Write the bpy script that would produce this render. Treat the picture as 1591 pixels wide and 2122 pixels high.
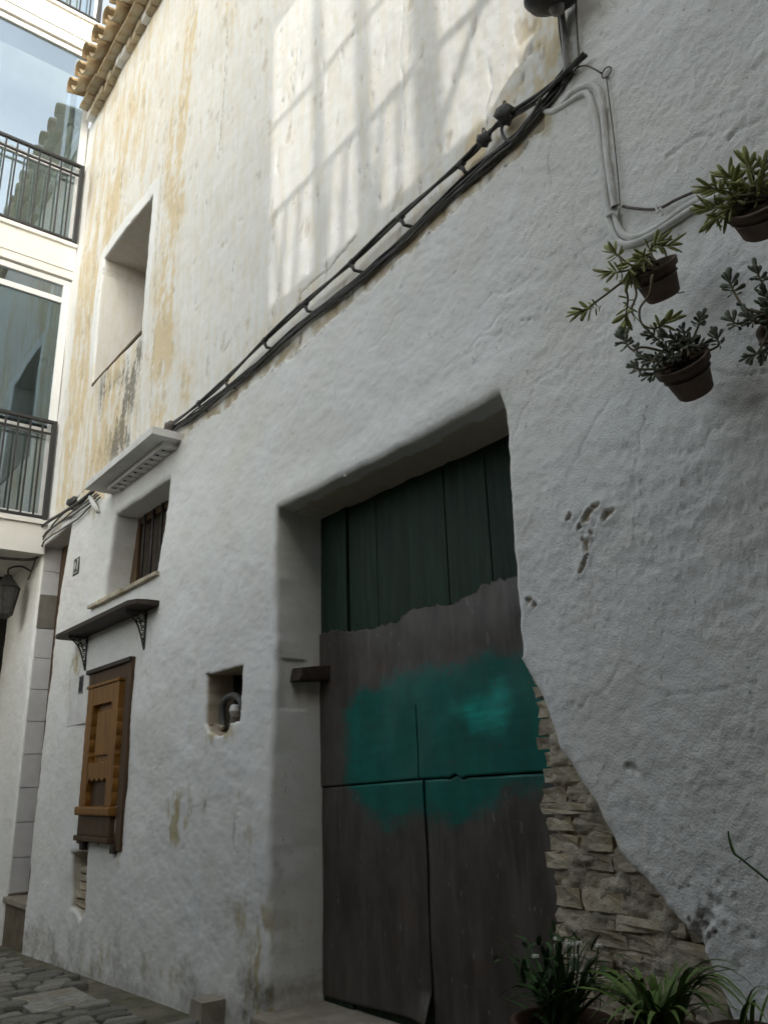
import bpy, bmesh, math, random
import numpy as np
from mathutils import Vector, Matrix, Quaternion

random.seed(7)
S = bpy.context.scene
for o in list(bpy.data.objects):
    bpy.data.objects.remove(o)
COL = S.collection

# ------------------------------------------------------------------ camera
F_PX, CX, CY = 1678.0, 795.5, 1061.0
CAM = np.array([0.0, -2.3, 1.55])
M = np.array([[0.61661498, 0.78672532, -0.02914166],
              [-0.26467386, 0.17229858, -0.94882082],
              [-0.7414403, 0.59277016, 0.31446751]])     # world -> camera (right, down, forward)
cd = bpy.data.cameras.new('camera')
cd.sensor_fit = 'VERTICAL'
cd.sensor_height = 24.0
cd.lens = F_PX / 2122.0 * 24.0
cd.clip_start = 0.05
cd.clip_end = 500
cam = bpy.data.objects.new('camera', cd)
COL.objects.link(cam)
mw = Matrix.Identity(4)
for r in range(3):
    mw[r][0] = M[0, r]; mw[r][1] = -M[1, r]; mw[r][2] = -M[2, r]; mw[r][3] = CAM[r]
cam.matrix_world = mw
S.camera = cam

# ------------------------------------------------------------------ light
SUN = Vector((2.0, -1.0, 0.8)).normalized()
world = bpy.data.worlds.new('World')
S.world = world
world.use_nodes = True
nt = world.node_tree
for n in list(nt.nodes):
    nt.nodes.remove(n)
wo = nt.nodes.new('ShaderNodeOutputWorld')
bg = nt.nodes.new('ShaderNodeBackground')
sky = nt.nodes.new('ShaderNodeTexSky')
sky.sky_type = 'NISHITA'
sky.sun_disc = False
sky.sun_elevation = math.asin(SUN.z)
sky.sun_rotation = math.atan2(SUN.x, SUN.y)
sky.dust_density = 4.0
sky.air_density = 1.0
hs = nt.nodes.new('ShaderNodeHueSaturation')
hs.inputs['Saturation'].default_value = 0.36          # hazy, nearly white sky
wm = nt.nodes.new('ShaderNodeMix'); wm.data_type = 'RGBA'; wm.blend_type = 'MULTIPLY'
wm.inputs[0].default_value = 1.0
wm.inputs[7].default_value = (0.99, 1.0, 0.955, 1)
bg.inputs['Strength'].default_value = 0.15
nt.links.new(sky.outputs[0], hs.inputs['Color'])
nt.links.new(hs.outputs[0], wm.inputs[6])
nt.links.new(wm.outputs[2], bg.inputs[0])
nt.links.new(bg.outputs[0], wo.inputs[0])
sl = bpy.data.lights.new('sun', 'SUN')
sl.energy = 0.72
sl.angle = math.radians(0.3)
sl.color = (1.0, 0.96, 0.9)
so = bpy.data.objects.new('sun', sl)
COL.objects.link(so)
so.rotation_euler = SUN.to_track_quat('Z', 'Y').to_euler()
so.location = (10, -10, 20)
S.view_settings.view_transform = 'Standard'
S.view_settings.look = 'None'
S.view_settings.gamma = 1.0
S.view_settings.exposure = 1.92
S.render.engine = 'CYCLES'
S.cycles.max_bounces = 8
S.cycles.diffuse_bounces = 6
S.render.resolution_x = 767
S.render.resolution_y = 1024

# ------------------------------------------------------------------ measuring: photograph pixel -> point on a real plane of the place
def ray(u, v):
    return M.T @ np.array([u - CX, v - CY, F_PX])
def P(u, v, y=0.0):                                   # point on the plane y (the wall is y = 0)
    d = ray(u, v); t = (y - CAM[1]) / d[1]
    return Vector(CAM + t * d)
def PX(u, v, x):
    d = ray(u, v); t = (x - CAM[0]) / d[0]
    return Vector(CAM + t * d)
def PZ(u, v, z):
    d = ray(u, v); t = (z - CAM[2]) / d[2]
    return Vector(CAM + t * d)
def W2(u, v):
    p = P(u, v); return (p.x, p.z)

# ------------------------------------------------------------------ materials
def ramp(nt, pts):
    r = nt.nodes.new('ShaderNodeValToRGB')
    e = r.color_ramp.elements
    while len(e) < len(pts): e.new(0.5)
    for i, (p, c) in enumerate(pts):
        e[i].position = p
        e[i].color = (c, c, c, 1) if isinstance(c, (int, float)) else (*c, 1)
    return r
def noise(nt, vec, scale, detail=4, rough=0.55, dist=0.0):
    n = nt.nodes.new('ShaderNodeTexNoise')
    n.inputs['Scale'].default_value = scale
    n.inputs['Detail'].default_value = detail
    n.inputs['Roughness'].default_value = rough
    n.inputs['Distortion'].default_value = dist
    nt.links.new(vec, n.inputs['Vector'])
    return n
def mixc(nt, fac, a, b, blend='MIX'):
    m = nt.nodes.new('ShaderNodeMix'); m.data_type = 'RGBA'; m.blend_type = blend
    for sock, val in ((m.inputs[0], fac), (m.inputs[6], a), (m.inputs[7], b)):
        if hasattr(val, 'is_output'): nt.links.new(val, sock)
        elif isinstance(val, (int, float)): sock.default_value = val
        else: sock.default_value = (*val, 1) if len(val) == 3 else val
    return m.outputs[2]
def math_n(nt, op, a, b=None, clamp=False):
    m = nt.nodes.new('ShaderNodeMath'); m.operation = op; m.use_clamp = clamp
    for i, val in enumerate((a, b)):
        if val is None: continue
        if hasattr(val, 'is_output'): nt.links.new(val, m.inputs[i])
        else: m.inputs[i].default_value = val
    return m.outputs[0]
def base_mat(name):
    m = bpy.data.materials.new(name); m.use_nodes = True
    t = m.node_tree
    b = t.nodes['Principled BSDF']
    c = t.nodes.new('ShaderNodeTexCoord')
    return m, t, b, c
def mat(name, col, col2=None, rough=0.7, scale=8.0, bump=0.2, bscale=60.0, spec=0.3, metal=0.0, stretch=None, bdist=0.004, rand=0.0, tint=None):
    """plain procedural material: two tones through noise, uneven gloss and fine relief"""
    m, t, b, c = base_mat(name)
    vec = c.outputs['Object']
    if stretch:
        mp = t.nodes.new('ShaderNodeMapping'); mp.inputs['Scale'].default_value = stretch
        t.links.new(vec, mp.inputs['Vector']); vec = mp.outputs[0]
    col2 = col2 or tuple(x * 0.6 for x in col)
    n1 = noise(t, vec, scale, 5, 0.6)
    r1 = ramp(t, [(0.35, 0.0), (0.65, 1.0)])
    t.links.new(n1.outputs['Fac'], r1.inputs[0])
    out = mixc(t, r1.outputs[0], col2, col)
    if tint:
        n3 = noise(t, vec, scale * 0.35, 3, 0.6)
        r3 = ramp(t, [(0.5, 0.0), (0.68, 1.0)])
        t.links.new(n3.outputs['Fac'], r3.inputs[0])
        out = mixc(t, r3.outputs[0], out, tint)
    if rand > 0:
        oi = t.nodes.new('ShaderNodeObjectInfo')
        hsv = t.nodes.new('ShaderNodeHueSaturation')
        vv = math_n(t, 'MULTIPLY_ADD', oi.outputs['Random'], rand * 2)
        t.nodes[-1].inputs[2].default_value = 1 - rand
        t.links.new(vv, hsv.inputs['Value'])
        t.links.new(out, hsv.inputs['Color']); out = hsv.outputs[0]
    t.links.new(out, b.inputs['Base Color'])
    n2 = noise(t, vec, bscale, 4, 0.6)
    rr = math_n(t, 'MULTIPLY_ADD', n2.outputs['Fac'], 0.3); t.nodes[-1].inputs[2].default_value = rough - 0.15
    t.links.new(rr, b.inputs['Roughness'])
    b.inputs['Specular IOR Level'].default_value = spec
    b.inputs['Metallic'].default_value = metal
    if bump > 0:
        bp = t.nodes.new('ShaderNodeBump'); bp.inputs['Strength'].default_value = bump
        bp.inputs['Distance'].default_value = bdist
        t.links.new(n2.outputs['Fac'], bp.inputs['Height'])
        t.links.new(bp.outputs[0], b.inputs['Normal'])
    return m

def facade_material():
    m, t, b, c = base_mat('limewashed_plaster')
    at = t.nodes.new('ShaderNodeAttribute'); at.attribute_name = 'paint'
    a2 = t.nodes.new('ShaderNodeAttribute'); a2.attribute_name = 'wear'
    sp = t.nodes.new('ShaderNodeSeparateColor'); t.links.new(at.outputs['Color'], sp.inputs[0])
    s2 = t.nodes.new('ShaderNodeSeparateColor'); t.links.new(a2.outputs['Color'], s2.inputs[0])
    vec = c.outputs['Object']
    mp = t.nodes.new('ShaderNodeMapping'); mp.inputs['Scale'].default_value = (5.0, 5.0, 0.9)
    t.links.new(vec, mp.inputs['Vector'])
    streak = noise(t, mp.outputs[0], 3.0, 6, 0.62, 0.3)
    cloud = noise(t, vec, 2.2, 6, 0.62)
    fine = noise(t, vec, 26.0, 5, 0.65)
    # aged cream plaster of the upper storey
    f1 = ramp(t, [(0.42, 0.0), (0.62, 1.0)]); t.links.new(streak.outputs['Fac'], f1.inputs[0])
    cream = mixc(t, f1.outputs[0], (0.81, 0.80, 0.765), (0.775, 0.74, 0.66))
    # ochre where the limewash has run off
    g = math_n(t, 'ADD', sp.outputs[1], math_n(t, 'MULTIPLY', math_n(t, 'SUBTRACT', streak.outputs['Fac'], 0.5), 1.8))
    g = math_n(t, 'ADD', g, math_n(t, 'MULTIPLY', math_n(t, 'SUBTRACT', fine.outputs['Fac'], 0.5), 0.8))
    gr = ramp(t, [(0.12, 0.0), (0.95, 1.0)]); t.links.new(g, gr.inputs[0])
    ochre = mixc(t, cloud.outputs['Fac'], (0.67, 0.525, 0.315), (0.745, 0.655, 0.48))
    gf = math_n(t, 'MULTIPLY', gr.outputs[0], math_n(t, 'MULTIPLY', sp.outputs[1], 1.15, True))
    up = mixc(t, gf, cream, ochre)
    # limewash of the ground floor
    f2 = ramp(t, [(0.38, 0.0), (0.66, 1.0)]); t.links.new(cloud.outputs['Fac'], f2.inputs[0])
    lime = mixc(t, f2.outputs[0], (0.755, 0.755, 0.73), (0.80, 0.805, 0.80))
    cl2 = noise(t, vec, 0.9, 7, 0.68, 0.6)
    r2_ = ramp(t, [(0.40, 0.0), (0.72, 1.0)]); t.links.new(cl2.outputs['Fac'], r2_.inputs[0])
    lime = mixc(t, math_n(t, 'MULTIPLY', r2_.outputs[0], 0.55), lime, (0.69, 0.66, 0.575))
    r3_ = ramp(t, [(0.50, 0.0), (0.70, 1.0)]); t.links.new(fine.outputs['Fac'], r3_.inputs[0])
    lime = mixc(t, math_n(t, 'MULTIPLY', r3_.outputs[0], 0.30), lime, (0.62, 0.61, 0.57))
    gl_ = ramp(t, [(0.18, 0.0), (0.75, 1.0)]); t.links.new(g, gl_.inputs[0])
    gw = math_n(t, 'MULTIPLY', math_n(t, 'MULTIPLY', gl_.outputs[0], sp.outputs[1]), 0.95, True)
    lime = mixc(t, gw, lime, (0.48, 0.41, 0.25))
    col = mixc(t, sp.outputs[0], up, lime)
    # bare render showing through chips
    col = mixc(t, s2.outputs[1], col, (0.46, 0.385, 0.27))
    # fresh white bands
    col = mixc(t, s2.outputs[0], col, (0.86, 0.86, 0.845))
    # grime
    gm = math_n(t, 'ADD', sp.outputs[2], math_n(t, 'MULTIPLY', math_n(t, 'SUBTRACT', fine.outputs['Fac'], 0.5), 1.1))
    gmr = ramp(t, [(0.22, 0.0), (0.95, 1.0)]); t.links.new(gm, gmr.inputs[0])
    gmf = math_n(t, 'MULTIPLY', gmr.outputs[0], math_n(t, 'MULTIPLY', sp.outputs[2], 1.3, True))
    col = mixc(t, math_n(t, 'MULTIPLY', gmf, 0.82), col, (0.16, 0.145, 0.11))
    # small dark flecks
    sp2 = noise(t, vec, 60.0, 2, 0.5)
    mp2 = t.nodes.new('ShaderNodeMapping'); mp2.inputs['Scale'].default_value = (1.0, 1.0, 0.45)
    t.links.new(vec, mp2.inputs['Vector']); t.links.new(mp2.outputs[0], sp2.inputs['Vector'])
    fl = ramp(t, [(0.70, 0.0), (0.74, 1.0)]); t.links.new(sp2.outputs['Fac'], fl.inputs[0])
    col = mixc(t, math_n(t, 'MULTIPLY', fl.outputs[0], 0.5), col, (0.33, 0.30, 0.25))
    t.links.new(col, b.inputs['Base Color'])
    b.inputs['Roughness'].default_value = 0.92
    b.inputs['Specular IOR Level'].default_value = 0.12
    n3 = noise(t, vec, 120.0, 2.0, 0.5)
    n4 = noise(t, vec, 190.0, 3, 0.6)
    h = math_n(t, 'ADD', n3.outputs['Fac'], math_n(t, 'MULTIPLY', n4.outputs['Fac'], 0.4))
    bp = t.nodes.new('ShaderNodeBump'); bp.inputs['Distance'].default_value = 0.0045
    st = math_n(t, 'MULTIPLY_ADD', s2.outputs[2], 0.40); t.nodes[-1].inputs[2].default_value = 0.22
    t.links.new(st, bp.inputs['Strength'])
    t.links.new(h, bp.inputs['Height'])
    t.links.new(bp.outputs[0], b.inputs['Normal'])
    return m

def door_sheet_material():
    m, t, b, c = base_mat('weathered_sheet_with_teal_paint')
    at = t.nodes.new('ShaderNodeAttribute'); at.attribute_name = 'paint'
    sp = t.nodes.new('ShaderNodeSeparateColor'); t.links.new(at.outputs['Color'], sp.inputs[0])
    vec = c.outputs['Object']
    mp = t.nodes.new('ShaderNodeMapping'); mp.inputs['Scale'].default_value = (1, 1, 0.35)
    t.links.new(vec, mp.inputs['Vector'])
    n1 = noise(t, mp.outputs[0], 9, 6, 0.65)
    n2 = noise(t, vec, 3.0, 4, 0.6)
    n3 = noise(t, vec, 45, 3, 0.6)
    r = ramp(t, [(0.35, 0.0), (0.7, 1.0)]); t.links.new(n1.outputs['Fac'], r.inputs[0])
    big = noise(t, vec, 1.6, 6, 0.65)
    col = mixc(t, r.outputs[0], (0.058, 0.049, 0.044), (0.118, 0.104, 0.092))
    rb_ = ramp(t, [(0.38, 0.0), (0.66, 1.0)]); t.links.new(big.outputs['Fac'], rb_.inputs[0])
    col = mixc(t, math_n(t, 'MULTIPLY', rb_.outputs[0], 0.55), col, (0.045, 0.041, 0.038))
    rr = ramp(t, [(0.60, 0.0), (0.72, 1.0)]); t.links.new(n2.outputs['Fac'], rr.inputs[0])
    col = mixc(t, math_n(t, 'MULTIPLY', rr.outputs[0], 0.6), col, (0.12, 0.055, 0.025))
    n5 = noise(t, mp.outputs[0], 34, 3, 0.6)
    smu = ramp(t, [(0.54, 0.0), (0.74, 1.0)]); t.links.new(big.outputs['Fac'], smu.inputs[0])
    mpd = t.nodes.new('ShaderNodeMapping'); mpd.inputs['Scale'].default_value = (7, 7, 0.7); t.links.new(vec, mpd.inputs['Vector'])
    drip = noise(t, mpd.outputs[0], 3.0, 4, 0.6)
    dr_ = ramp(t, [(0.52, 0.0), (0.70, 1.0)]); t.links.new(drip.outputs['Fac'], dr_.inputs[0])
    col = mixc(t, math_n(t, 'MULTIPLY', math_n(t, 'MAXIMUM', smu.outputs[0], math_n(t, 'MULTIPLY', dr_.outputs[0], 0.6)), 0.5), col, (0.165, 0.155, 0.14))
    fl = ramp(t, [(0.66, 0.0), (0.72, 1.0)]); t.links.new(n5.outputs['Fac'], fl.inputs[0])
    col = mixc(t, math_n(t, 'MULTIPLY', fl.outputs[0], 0.5), col, (0.26, 0.25, 0.23))
    tq = mixc(t, n2.outputs['Fac'], (0.010, 0.155, 0.105), (0.010, 0.145, 0.135))
    mpb = t.nodes.new('ShaderNodeMapping'); mpb.inputs['Scale'].default_value = (1.0, 1.0, 5.0); mpb.inputs['Rotation'].default_value = (0, 0.25, 0)
    t.links.new(vec, mpb.inputs['Vector'])
    brush = noise(t, mpb.outputs[0], 6, 5, 0.65)
    bru = ramp(t, [(0.36, 0.0), (0.64, 1.0)]); t.links.new(brush.outputs['Fac'], bru.inputs[0])
    tq = mixc(t, math_n(t, 'MULTIPLY', bru.outputs[0], 0.45), tq, (0.008, 0.085, 0.075))
    tq = mixc(t, math_n(t, 'MULTIPLY', sp.outputs[1], math_n(t, 'ADD', math_n(t, 'MULTIPLY', bru.outputs[0], -0.55), 1.0)), tq, (0.015, 0.40, 0.34))  # painted highlight lightens the teal
    tq = mixc(t, math_n(t, 'MULTIPLY', r.outputs[0], 0.45), tq, (0.015, 0.05, 0.042))
    msk = math_n(t, 'ADD', sp.outputs[0], math_n(t, 'MULTIPLY', math_n(t, 'SUBTRACT', n3.outputs['Fac'], 0.5), 0.9))
    mr = ramp(t, [(0.28, 0.0), (0.78, 1.0)]); t.links.new(msk, mr.inputs[0])
    chp = noise(t, vec, 30, 4, 0.65)
    chr_ = ramp(t, [(0.64, 0.0), (0.68, 1.0)]); t.links.new(chp.outputs['Fac'], chr_.inputs[0])
    col = mixc(t, math_n(t, 'MULTIPLY', mr.outputs[0], math_n(t, 'SUBTRACT', 1.0, math_n(t, 'MULTIPLY', chr_.outputs[0], 0.8))), col, tq)
    t.links.new(col, b.inputs['Base Color'])
    b.inputs['Roughness'].default_value = 0.36
    b.inputs['Specular IOR Level'].default_value = 0.25
    bp = t.nodes.new('ShaderNodeBump'); bp.inputs['Distance'].default_value = 0.004; bp.inputs['Strength'].default_value = 0.3
    t.links.new(n1.outputs['Fac'], bp.inputs['Height']); t.links.new(bp.outputs[0], b.inputs['Normal'])
    return m

def glass_material():
    m, t, b, c = base_mat('balcony_glass')
    out = t.nodes['Material Output']
    t.nodes.remove(b)
    gl = t.nodes.new('ShaderNodeBsdfGlossy'); gl.inputs['Roughness'].default_value = 0.015
    gl.inputs['Color'].default_value = (0.50, 0.575, 0.69, 1)
    tr = t.nodes.new('ShaderNodeBsdfTransparent'); tr.inputs['Color'].default_value = (0.80, 0.85, 0.83, 1)
    mx = t.nodes.new('ShaderNodeMixShader'); mx.inputs[0].default_value = 0.34
    n = noise(t, c.outputs['Object'], 1.1, 2, 0.5)
    bp = t.nodes.new('ShaderNodeBump'); bp.inputs['Distance'].default_value = 0.02; bp.inputs['Strength'].default_value = 0.12
    t.links.new(n.outputs['Fac'], bp.inputs['Height']); t.links.new(bp.outputs[0], gl.inputs['Normal'])
    t.links.new(tr.outputs[0], mx.inputs[1]); t.links.new(gl.outputs[0], mx.inputs[2])
    t.links.new(mx.outputs[0], out.inputs['Surface'])
    return m

MT = {}
MT['facade'] = facade_material()
MT['sheet'] = door_sheet_material()
MT['glass'] = glass_material()
MT['brick'] = mat('old_brick', (0.58, 0.53, 0.43), (0.40, 0.34, 0.25), 0.9, 14, 0.8, 45, 0.15, bdist=0.012, rand=0.25, tint=(0.37, 0.30, 0.19))
MT['mortar'] = mat('lime_mortar', (0.52, 0.475, 0.38), (0.36, 0.31, 0.23), 0.95, 20, 0.9, 40, 0.1, bdist=0.012)
MT['plank'] = mat('dark_green_plank', (0.019, 0.042, 0.026), (0.011, 0.024, 0.015), 0.65, 5, 0.5, 30, 0.25, stretch=(6, 6, 0.5), rand=0.2)
MT['dark_wood'] = mat('dark_stained_wood', (0.055, 0.04, 0.03), (0.03, 0.022, 0.017), 0.6, 6, 0.4, 30, 0.3, stretch=(1, 6, 6))
MT['brown_wood'] = mat('brown_wood', (0.10, 0.058, 0.028), (0.06, 0.034, 0.018), 0.6, 6, 0.4, 30, 0.3, stretch=(6, 6, 0.7))
MT['orange_wood'] = mat('varnished_orange_wood', (0.27, 0.125, 0.022), (0.16, 0.072, 0.015), 0.5, 6, 0.35, 30, 0.35, stretch=(6, 6, 0.6))
MT['iron'] = mat('black_iron', (0.022, 0.022, 0.022), (0.04, 0.036, 0.032), 0.55, 20, 0.2, 80, 0.4)
MT['rail_paint'] = mat('dark_grey_railing_paint', (0.022, 0.022, 0.023), (0.016, 0.016, 0.016), 0.45, 10, 0.05, 80, 0.45)
MT['cable'] = mat('dusty_black_cable', (0.055, 0.055, 0.053), (0.13, 0.125, 0.115), 0.65, 14, 0.2, 60, 0.3)
MT['grey_cable'] = mat('grey_cable', (0.16, 0.155, 0.15), (0.08, 0.078, 0.074), 0.7, 14, 0.2, 60, 0.25)
MT['painted_cable'] = mat('limewashed_cable', (0.74, 0.74, 0.715), (0.60, 0.59, 0.56), 0.8, 22, 0.4, 60, 0.2)
MT['wire'] = mat('rusty_wire', (0.16, 0.14, 0.12), (0.09, 0.07, 0.055), 0.6, 40, 0.2, 90, 0.4)
MT['pipe'] = mat('grey_pipe', (0.30, 0.29, 0.28), (0.2, 0.19, 0.18), 0.5, 16, 0.15, 60, 0.4)
MT['slab'] = mat('painted_concrete', (0.74, 0.735, 0.715), (0.62, 0.61, 0.58), 0.9, 7, 0.3, 70, 0.15)
MT['white_paint'] = mat('white_building_paint', (0.80, 0.785, 0.74), (0.74, 0.72, 0.67), 0.85, 3, 0.12, 60, 0.2)
MT['alu'] = mat('white_window_frame', (0.78, 0.78, 0.77), (0.72, 0.72, 0.71), 0.35, 6, 0.02, 60, 0.45)
MT['interior'] = mat('interior_grey', (0.62, 0.62, 0.58), (0.52, 0.52, 0.49), 0.8, 2, 0.1, 30, 0.2)
MT['dark'] = mat('dark_interior', (0.03, 0.028, 0.025), (0.02, 0.018, 0.016), 0.9, 4, 0.1, 30, 0.1)
MT['opp_wall'] = mat('old_beige_render', (0.20, 0.19, 0.175), (0.15, 0.14, 0.13), 0.9, 3, 0.2, 60, 0.15)
MT['tile_roof'] = mat('weathered_roof_tile', (0.52, 0.40, 0.24), (0.36, 0.255, 0.15), 0.9, 9, 0.5, 60, 0.15, rand=0.18, tint=(0.50, 0.45, 0.34))
MT['tile_wall'] = mat('pale_ceramic_tile', (0.60, 0.60, 0.605), (0.54, 0.54, 0.545), 0.35, 9, 0.05, 60, 0.4, rand=0.03)
MT['tile_dark'] = mat('grey_brown_tile', (0.20, 0.19, 0.165), (0.16, 0.15, 0.13), 0.5, 9, 0.1, 60, 0.35)
MT['step'] = mat('worn_step_stone', (0.34, 0.30, 0.24), (0.24, 0.21, 0.165), 0.8, 9, 0.5, 60, 0.2)
MT['riser'] = mat('brown_riser', (0.17, 0.14, 0.10), (0.12, 0.095, 0.065), 0.85, 8, 0.4, 40, 0.2)
MT['ground'] = mat('dirty_cement', (0.20, 0.18, 0.135), (0.12, 0.11, 0.08), 0.95, 7, 0.9, 35, 0.15, bdist=0.015, tint=(0.07, 0.08, 0.04))
MT['cobble'] = mat('cobble_stone', (0.30, 0.295, 0.265), (0.17, 0.165, 0.14), 0.8, 14, 0.9, 40, 0.25, rand=0.35, bdist=.008, tint=(0.20, 0.17, 0.12))
MT['pot'] = mat('terracotta', (0.14, 0.10, 0.078), (0.095, 0.07, 0.056), 0.85, 14, 0.3, 60, 0.2, tint=(0.18, 0.12, 0.09))
MT['pot_plain'] = mat('brown_pot', (0.085, 0.045, 0.028), (0.05, 0.03, 0.02), 0.75, 10, 0.2, 60, 0.25)
MT['soil'] = mat('soil', (0.05, 0.037, 0.025), (0.03, 0.022, 0.016), 0.95, 30, 0.9, 80, 0.1, bdist=0.01)
MT['succ_green'] = mat('succulent_leaf_green', (0.34, 0.36, 0.13), (0.24, 0.28, 0.10), 0.5, 30, 0.1, 90, 0.3, rand=0.25, tint=(0.42, 0.36, 0.15))
MT['succ_blue'] = mat('succulent_leaf_bluegreen', (0.15, 0.19, 0.12), (0.09, 0.11, 0.085), 0.5, 30, 0.1, 90, 0.3, rand=0.3, tint=(0.16, 0.11, 0.085))
MT['stem'] = mat('succulent_stem', (0.19, 0.155, 0.095), (0.12, 0.10, 0.06), 0.7, 40, 0.3, 90, 0.2)
MT['grass_leaf'] = mat('arching_leaf', (0.125, 0.19, 0.045), (0.08, 0.135, 0.03), 0.5, 18, 0.1, 90, 0.3, rand=0.3)
MT['dark_leaf'] = mat('dark_leaf', (0.05, 0.10, 0.03), (0.035, 0.075, 0.022), 0.5, 18, 0.1, 90, 0.3, rand=0.3)
MT['flower'] = mat('small_white_flower', (0.62, 0.62, 0.54), (0.5, 0.5, 0.42), 0.7, 30, 0.1, 90, 0.2)
MT['plastic_white'] = mat('white_plastic', (0.62, 0.62, 0.60), (0.55, 0.55, 0.52), 0.45, 20, 0.05, 60, 0.4)
MT['hose'] = mat('grey_hose', (0.11, 0.11, 0.10), (0.07, 0.07, 0.065), 0.6, 20, 0.1, 60, 0.35)
MT['plate_white'] = mat('enamel_white', (0.66, 0.66, 0.64), (0.6, 0.6, 0.58), 0.35, 20, 0.03, 60, 0.4)
MT['plate_black'] = mat('enamel_black', (0.015, 0.017, 0.018), (0.02, 0.02, 0.02), 0.3, 20, 0.03, 60, 0.4)
MT['lantern_glass'] = mat('dusty_lantern_glass', (0.07, 0.07, 0.065), (0.045, 0.045, 0.042), 0.25, 12, 0.05, 60, 0.5)

# ------------------------------------------------------------------ objects
def put(name, me, parent=None, m=None, label=None, cat=None, group=None, kind=None, loc=None):
    o = bpy.data.objects.new(name, me)
    COL.objects.link(o)
    if parent: o.parent = parent
    if m is not None and me is not None:
        me.materials.append(MT[m] if isinstance(m, str) else m)
    if loc is not None: o.location = loc
    if label: o['label'] = label
    if cat: o['category'] = cat
    if group: o['group'] = group
    if kind: o['kind'] = kind
    return o
def thing(name, label, cat, loc=(0, 0, 0), group=None):
    return put(name, None, None, None, label, cat, group, loc=loc)
def mesh(name, vs, fs, smooth=False):
    me = bpy.data.meshes.new(name)
    me.from_pydata([tuple(v) for v in vs], [], [tuple(f) for f in fs])
    if smooth:
        me.polygons.foreach_set('use_smooth', [True] * len(me.polygons))
    me.update()
    return me
class MB:
    """collects boxes, tubes and prisms for ONE part"""
    def __init__(s): s.v = []; s.f = []
    def add(s, vs, fs):
        k = len(s.v); s.v += [tuple(v) for v in vs]; s.f += [tuple(i + k for i in f) for f in fs]; return s
    def box(s, x0, x1, y0, y1, z0, z1):
        vs = [(x, y, z) for x in (x0, x1) for y in (y0, y1) for z in (z0, z1)]
        return s.add(vs, [(0, 1, 3, 2), (4, 6, 7, 5), (0, 4, 5, 1), (2, 3, 7, 6), (0, 2, 6, 4), (1, 5, 7, 3)])
    def tube(s, pts, r, n=6, cap=True):
        vs, fs = tube(pts, r, n, cap); return s.add(vs, fs)
    def prism(s, poly, y0, y1):
        """polygon in (x, z) extruded along y"""
        n = len(poly)
        vs = [(x, y0, z) for x, z in poly] + [(x, y1, z) for x, z in poly]
        fs = [tuple(range(n)), tuple(range(2 * n - 1, n - 1, -1))]
        fs += [(i, i + n, (i + 1) % n + n, (i + 1) % n) for i in range(n)]
        return s.add(vs, fs)
    def lathe(s, prof, c=(0, 0, 0), n=20, cap=True):
        vs = []; fs = []
        for r, z in prof:
            for k in range(n):
                a = 2 * math.pi * k / n
                vs.append((c[0] + r * math.cos(a), c[1] + r * math.sin(a), c[2] + z))
        for j in range(len(prof) - 1):
            for k in range(n):
                k2 = (k + 1) % n
                fs.append((j * n + k, j * n + k2, (j + 1) * n + k2, (j + 1) * n + k))
        return s.add(vs, fs)
    def me(s, name, smooth=False, bev=0.0):
        me = mesh(name, s.v, s.f, smooth)
        bm = bmesh.new(); bm.from_mesh(me)
        bmesh.ops.recalc_face_normals(bm, faces=bm.faces)
        if bev > 0:
            es = [e for e in bm.edges if len(e.link_faces) == 2 and e.calc_face_angle(0) > 0.6]
            bmesh.ops.bevel(bm, geom=es, offset=bev, segments=2, affect='EDGES', profile=0.6)
        bm.to_mesh(me); bm.free()
        return me
    def build(s, name, m, parent=None, smooth=False, bev=0.0, **k):
        return put(name, s.me(name, smooth, bev), parent, m, **k)
def tube(pts, r, n=6, cap=True):
    pts = [Vector(p) for p in pts]
    rs = r if isinstance(r, (list, tuple)) else [r] * len(pts)
    vs = []; fs = []
    prev = None
    for i, p in enumerate(pts):
        d = (pts[min(i + 1, len(pts) - 1)] - pts[max(i - 1, 0)])
        d = d.normalized() if d.length > 1e-9 else Vector((0, 0, 1))
        if prev is None:
            a = d.orthogonal().normalized()
        else:
            a = prev - d * prev.dot(d)
            a = a.normalized() if a.length > 1e-6 else d.orthogonal().normalized()
        prev = a
        bb = d.cross(a)
        for k in range(n):
            t = 2 * math.pi * k / n
            vs.append(p + (a * math.cos(t) + bb * math.sin(t)) * rs[i])
    for i in range(len(pts) - 1):
        for k in range(n):
            k2 = (k + 1) % n
            fs.append((i * n + k, i * n + k2, (i + 1) * n + k2, (i + 1) * n + k))
    if cap:
        fs.append(tuple(range(n - 1, -1, -1))); fs.append(tuple((len(pts) - 1) * n + k for k in range(n)))
    return vs, fs
def spline(pts, sub=6):
    """Catmull-Rom through the points"""
    pts = [Vector(p) for p in pts]
    if len(pts) < 3: 
        return [pts[0].lerp(pts[-1], i / sub) for i in range(sub + 1)]
    q = [pts[0] * 2 - pts[1]] + pts + [pts[-1] * 2 - pts[-2]]
    out = []
    for i in range(1, len(q) - 2):
        for k in range(sub):
            t = k / sub
            a, b, c, d = q[i - 1], q[i], q[i + 1], q[i + 2]
            out.append(0.5 * ((2 * b) + (c - a) * t + (2 * a - 5 * b + 4 * c - d) * t * t + (3 * b - a - 3 * c + d) * t ** 3))
    out.append(pts[-1])
    return out

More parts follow.
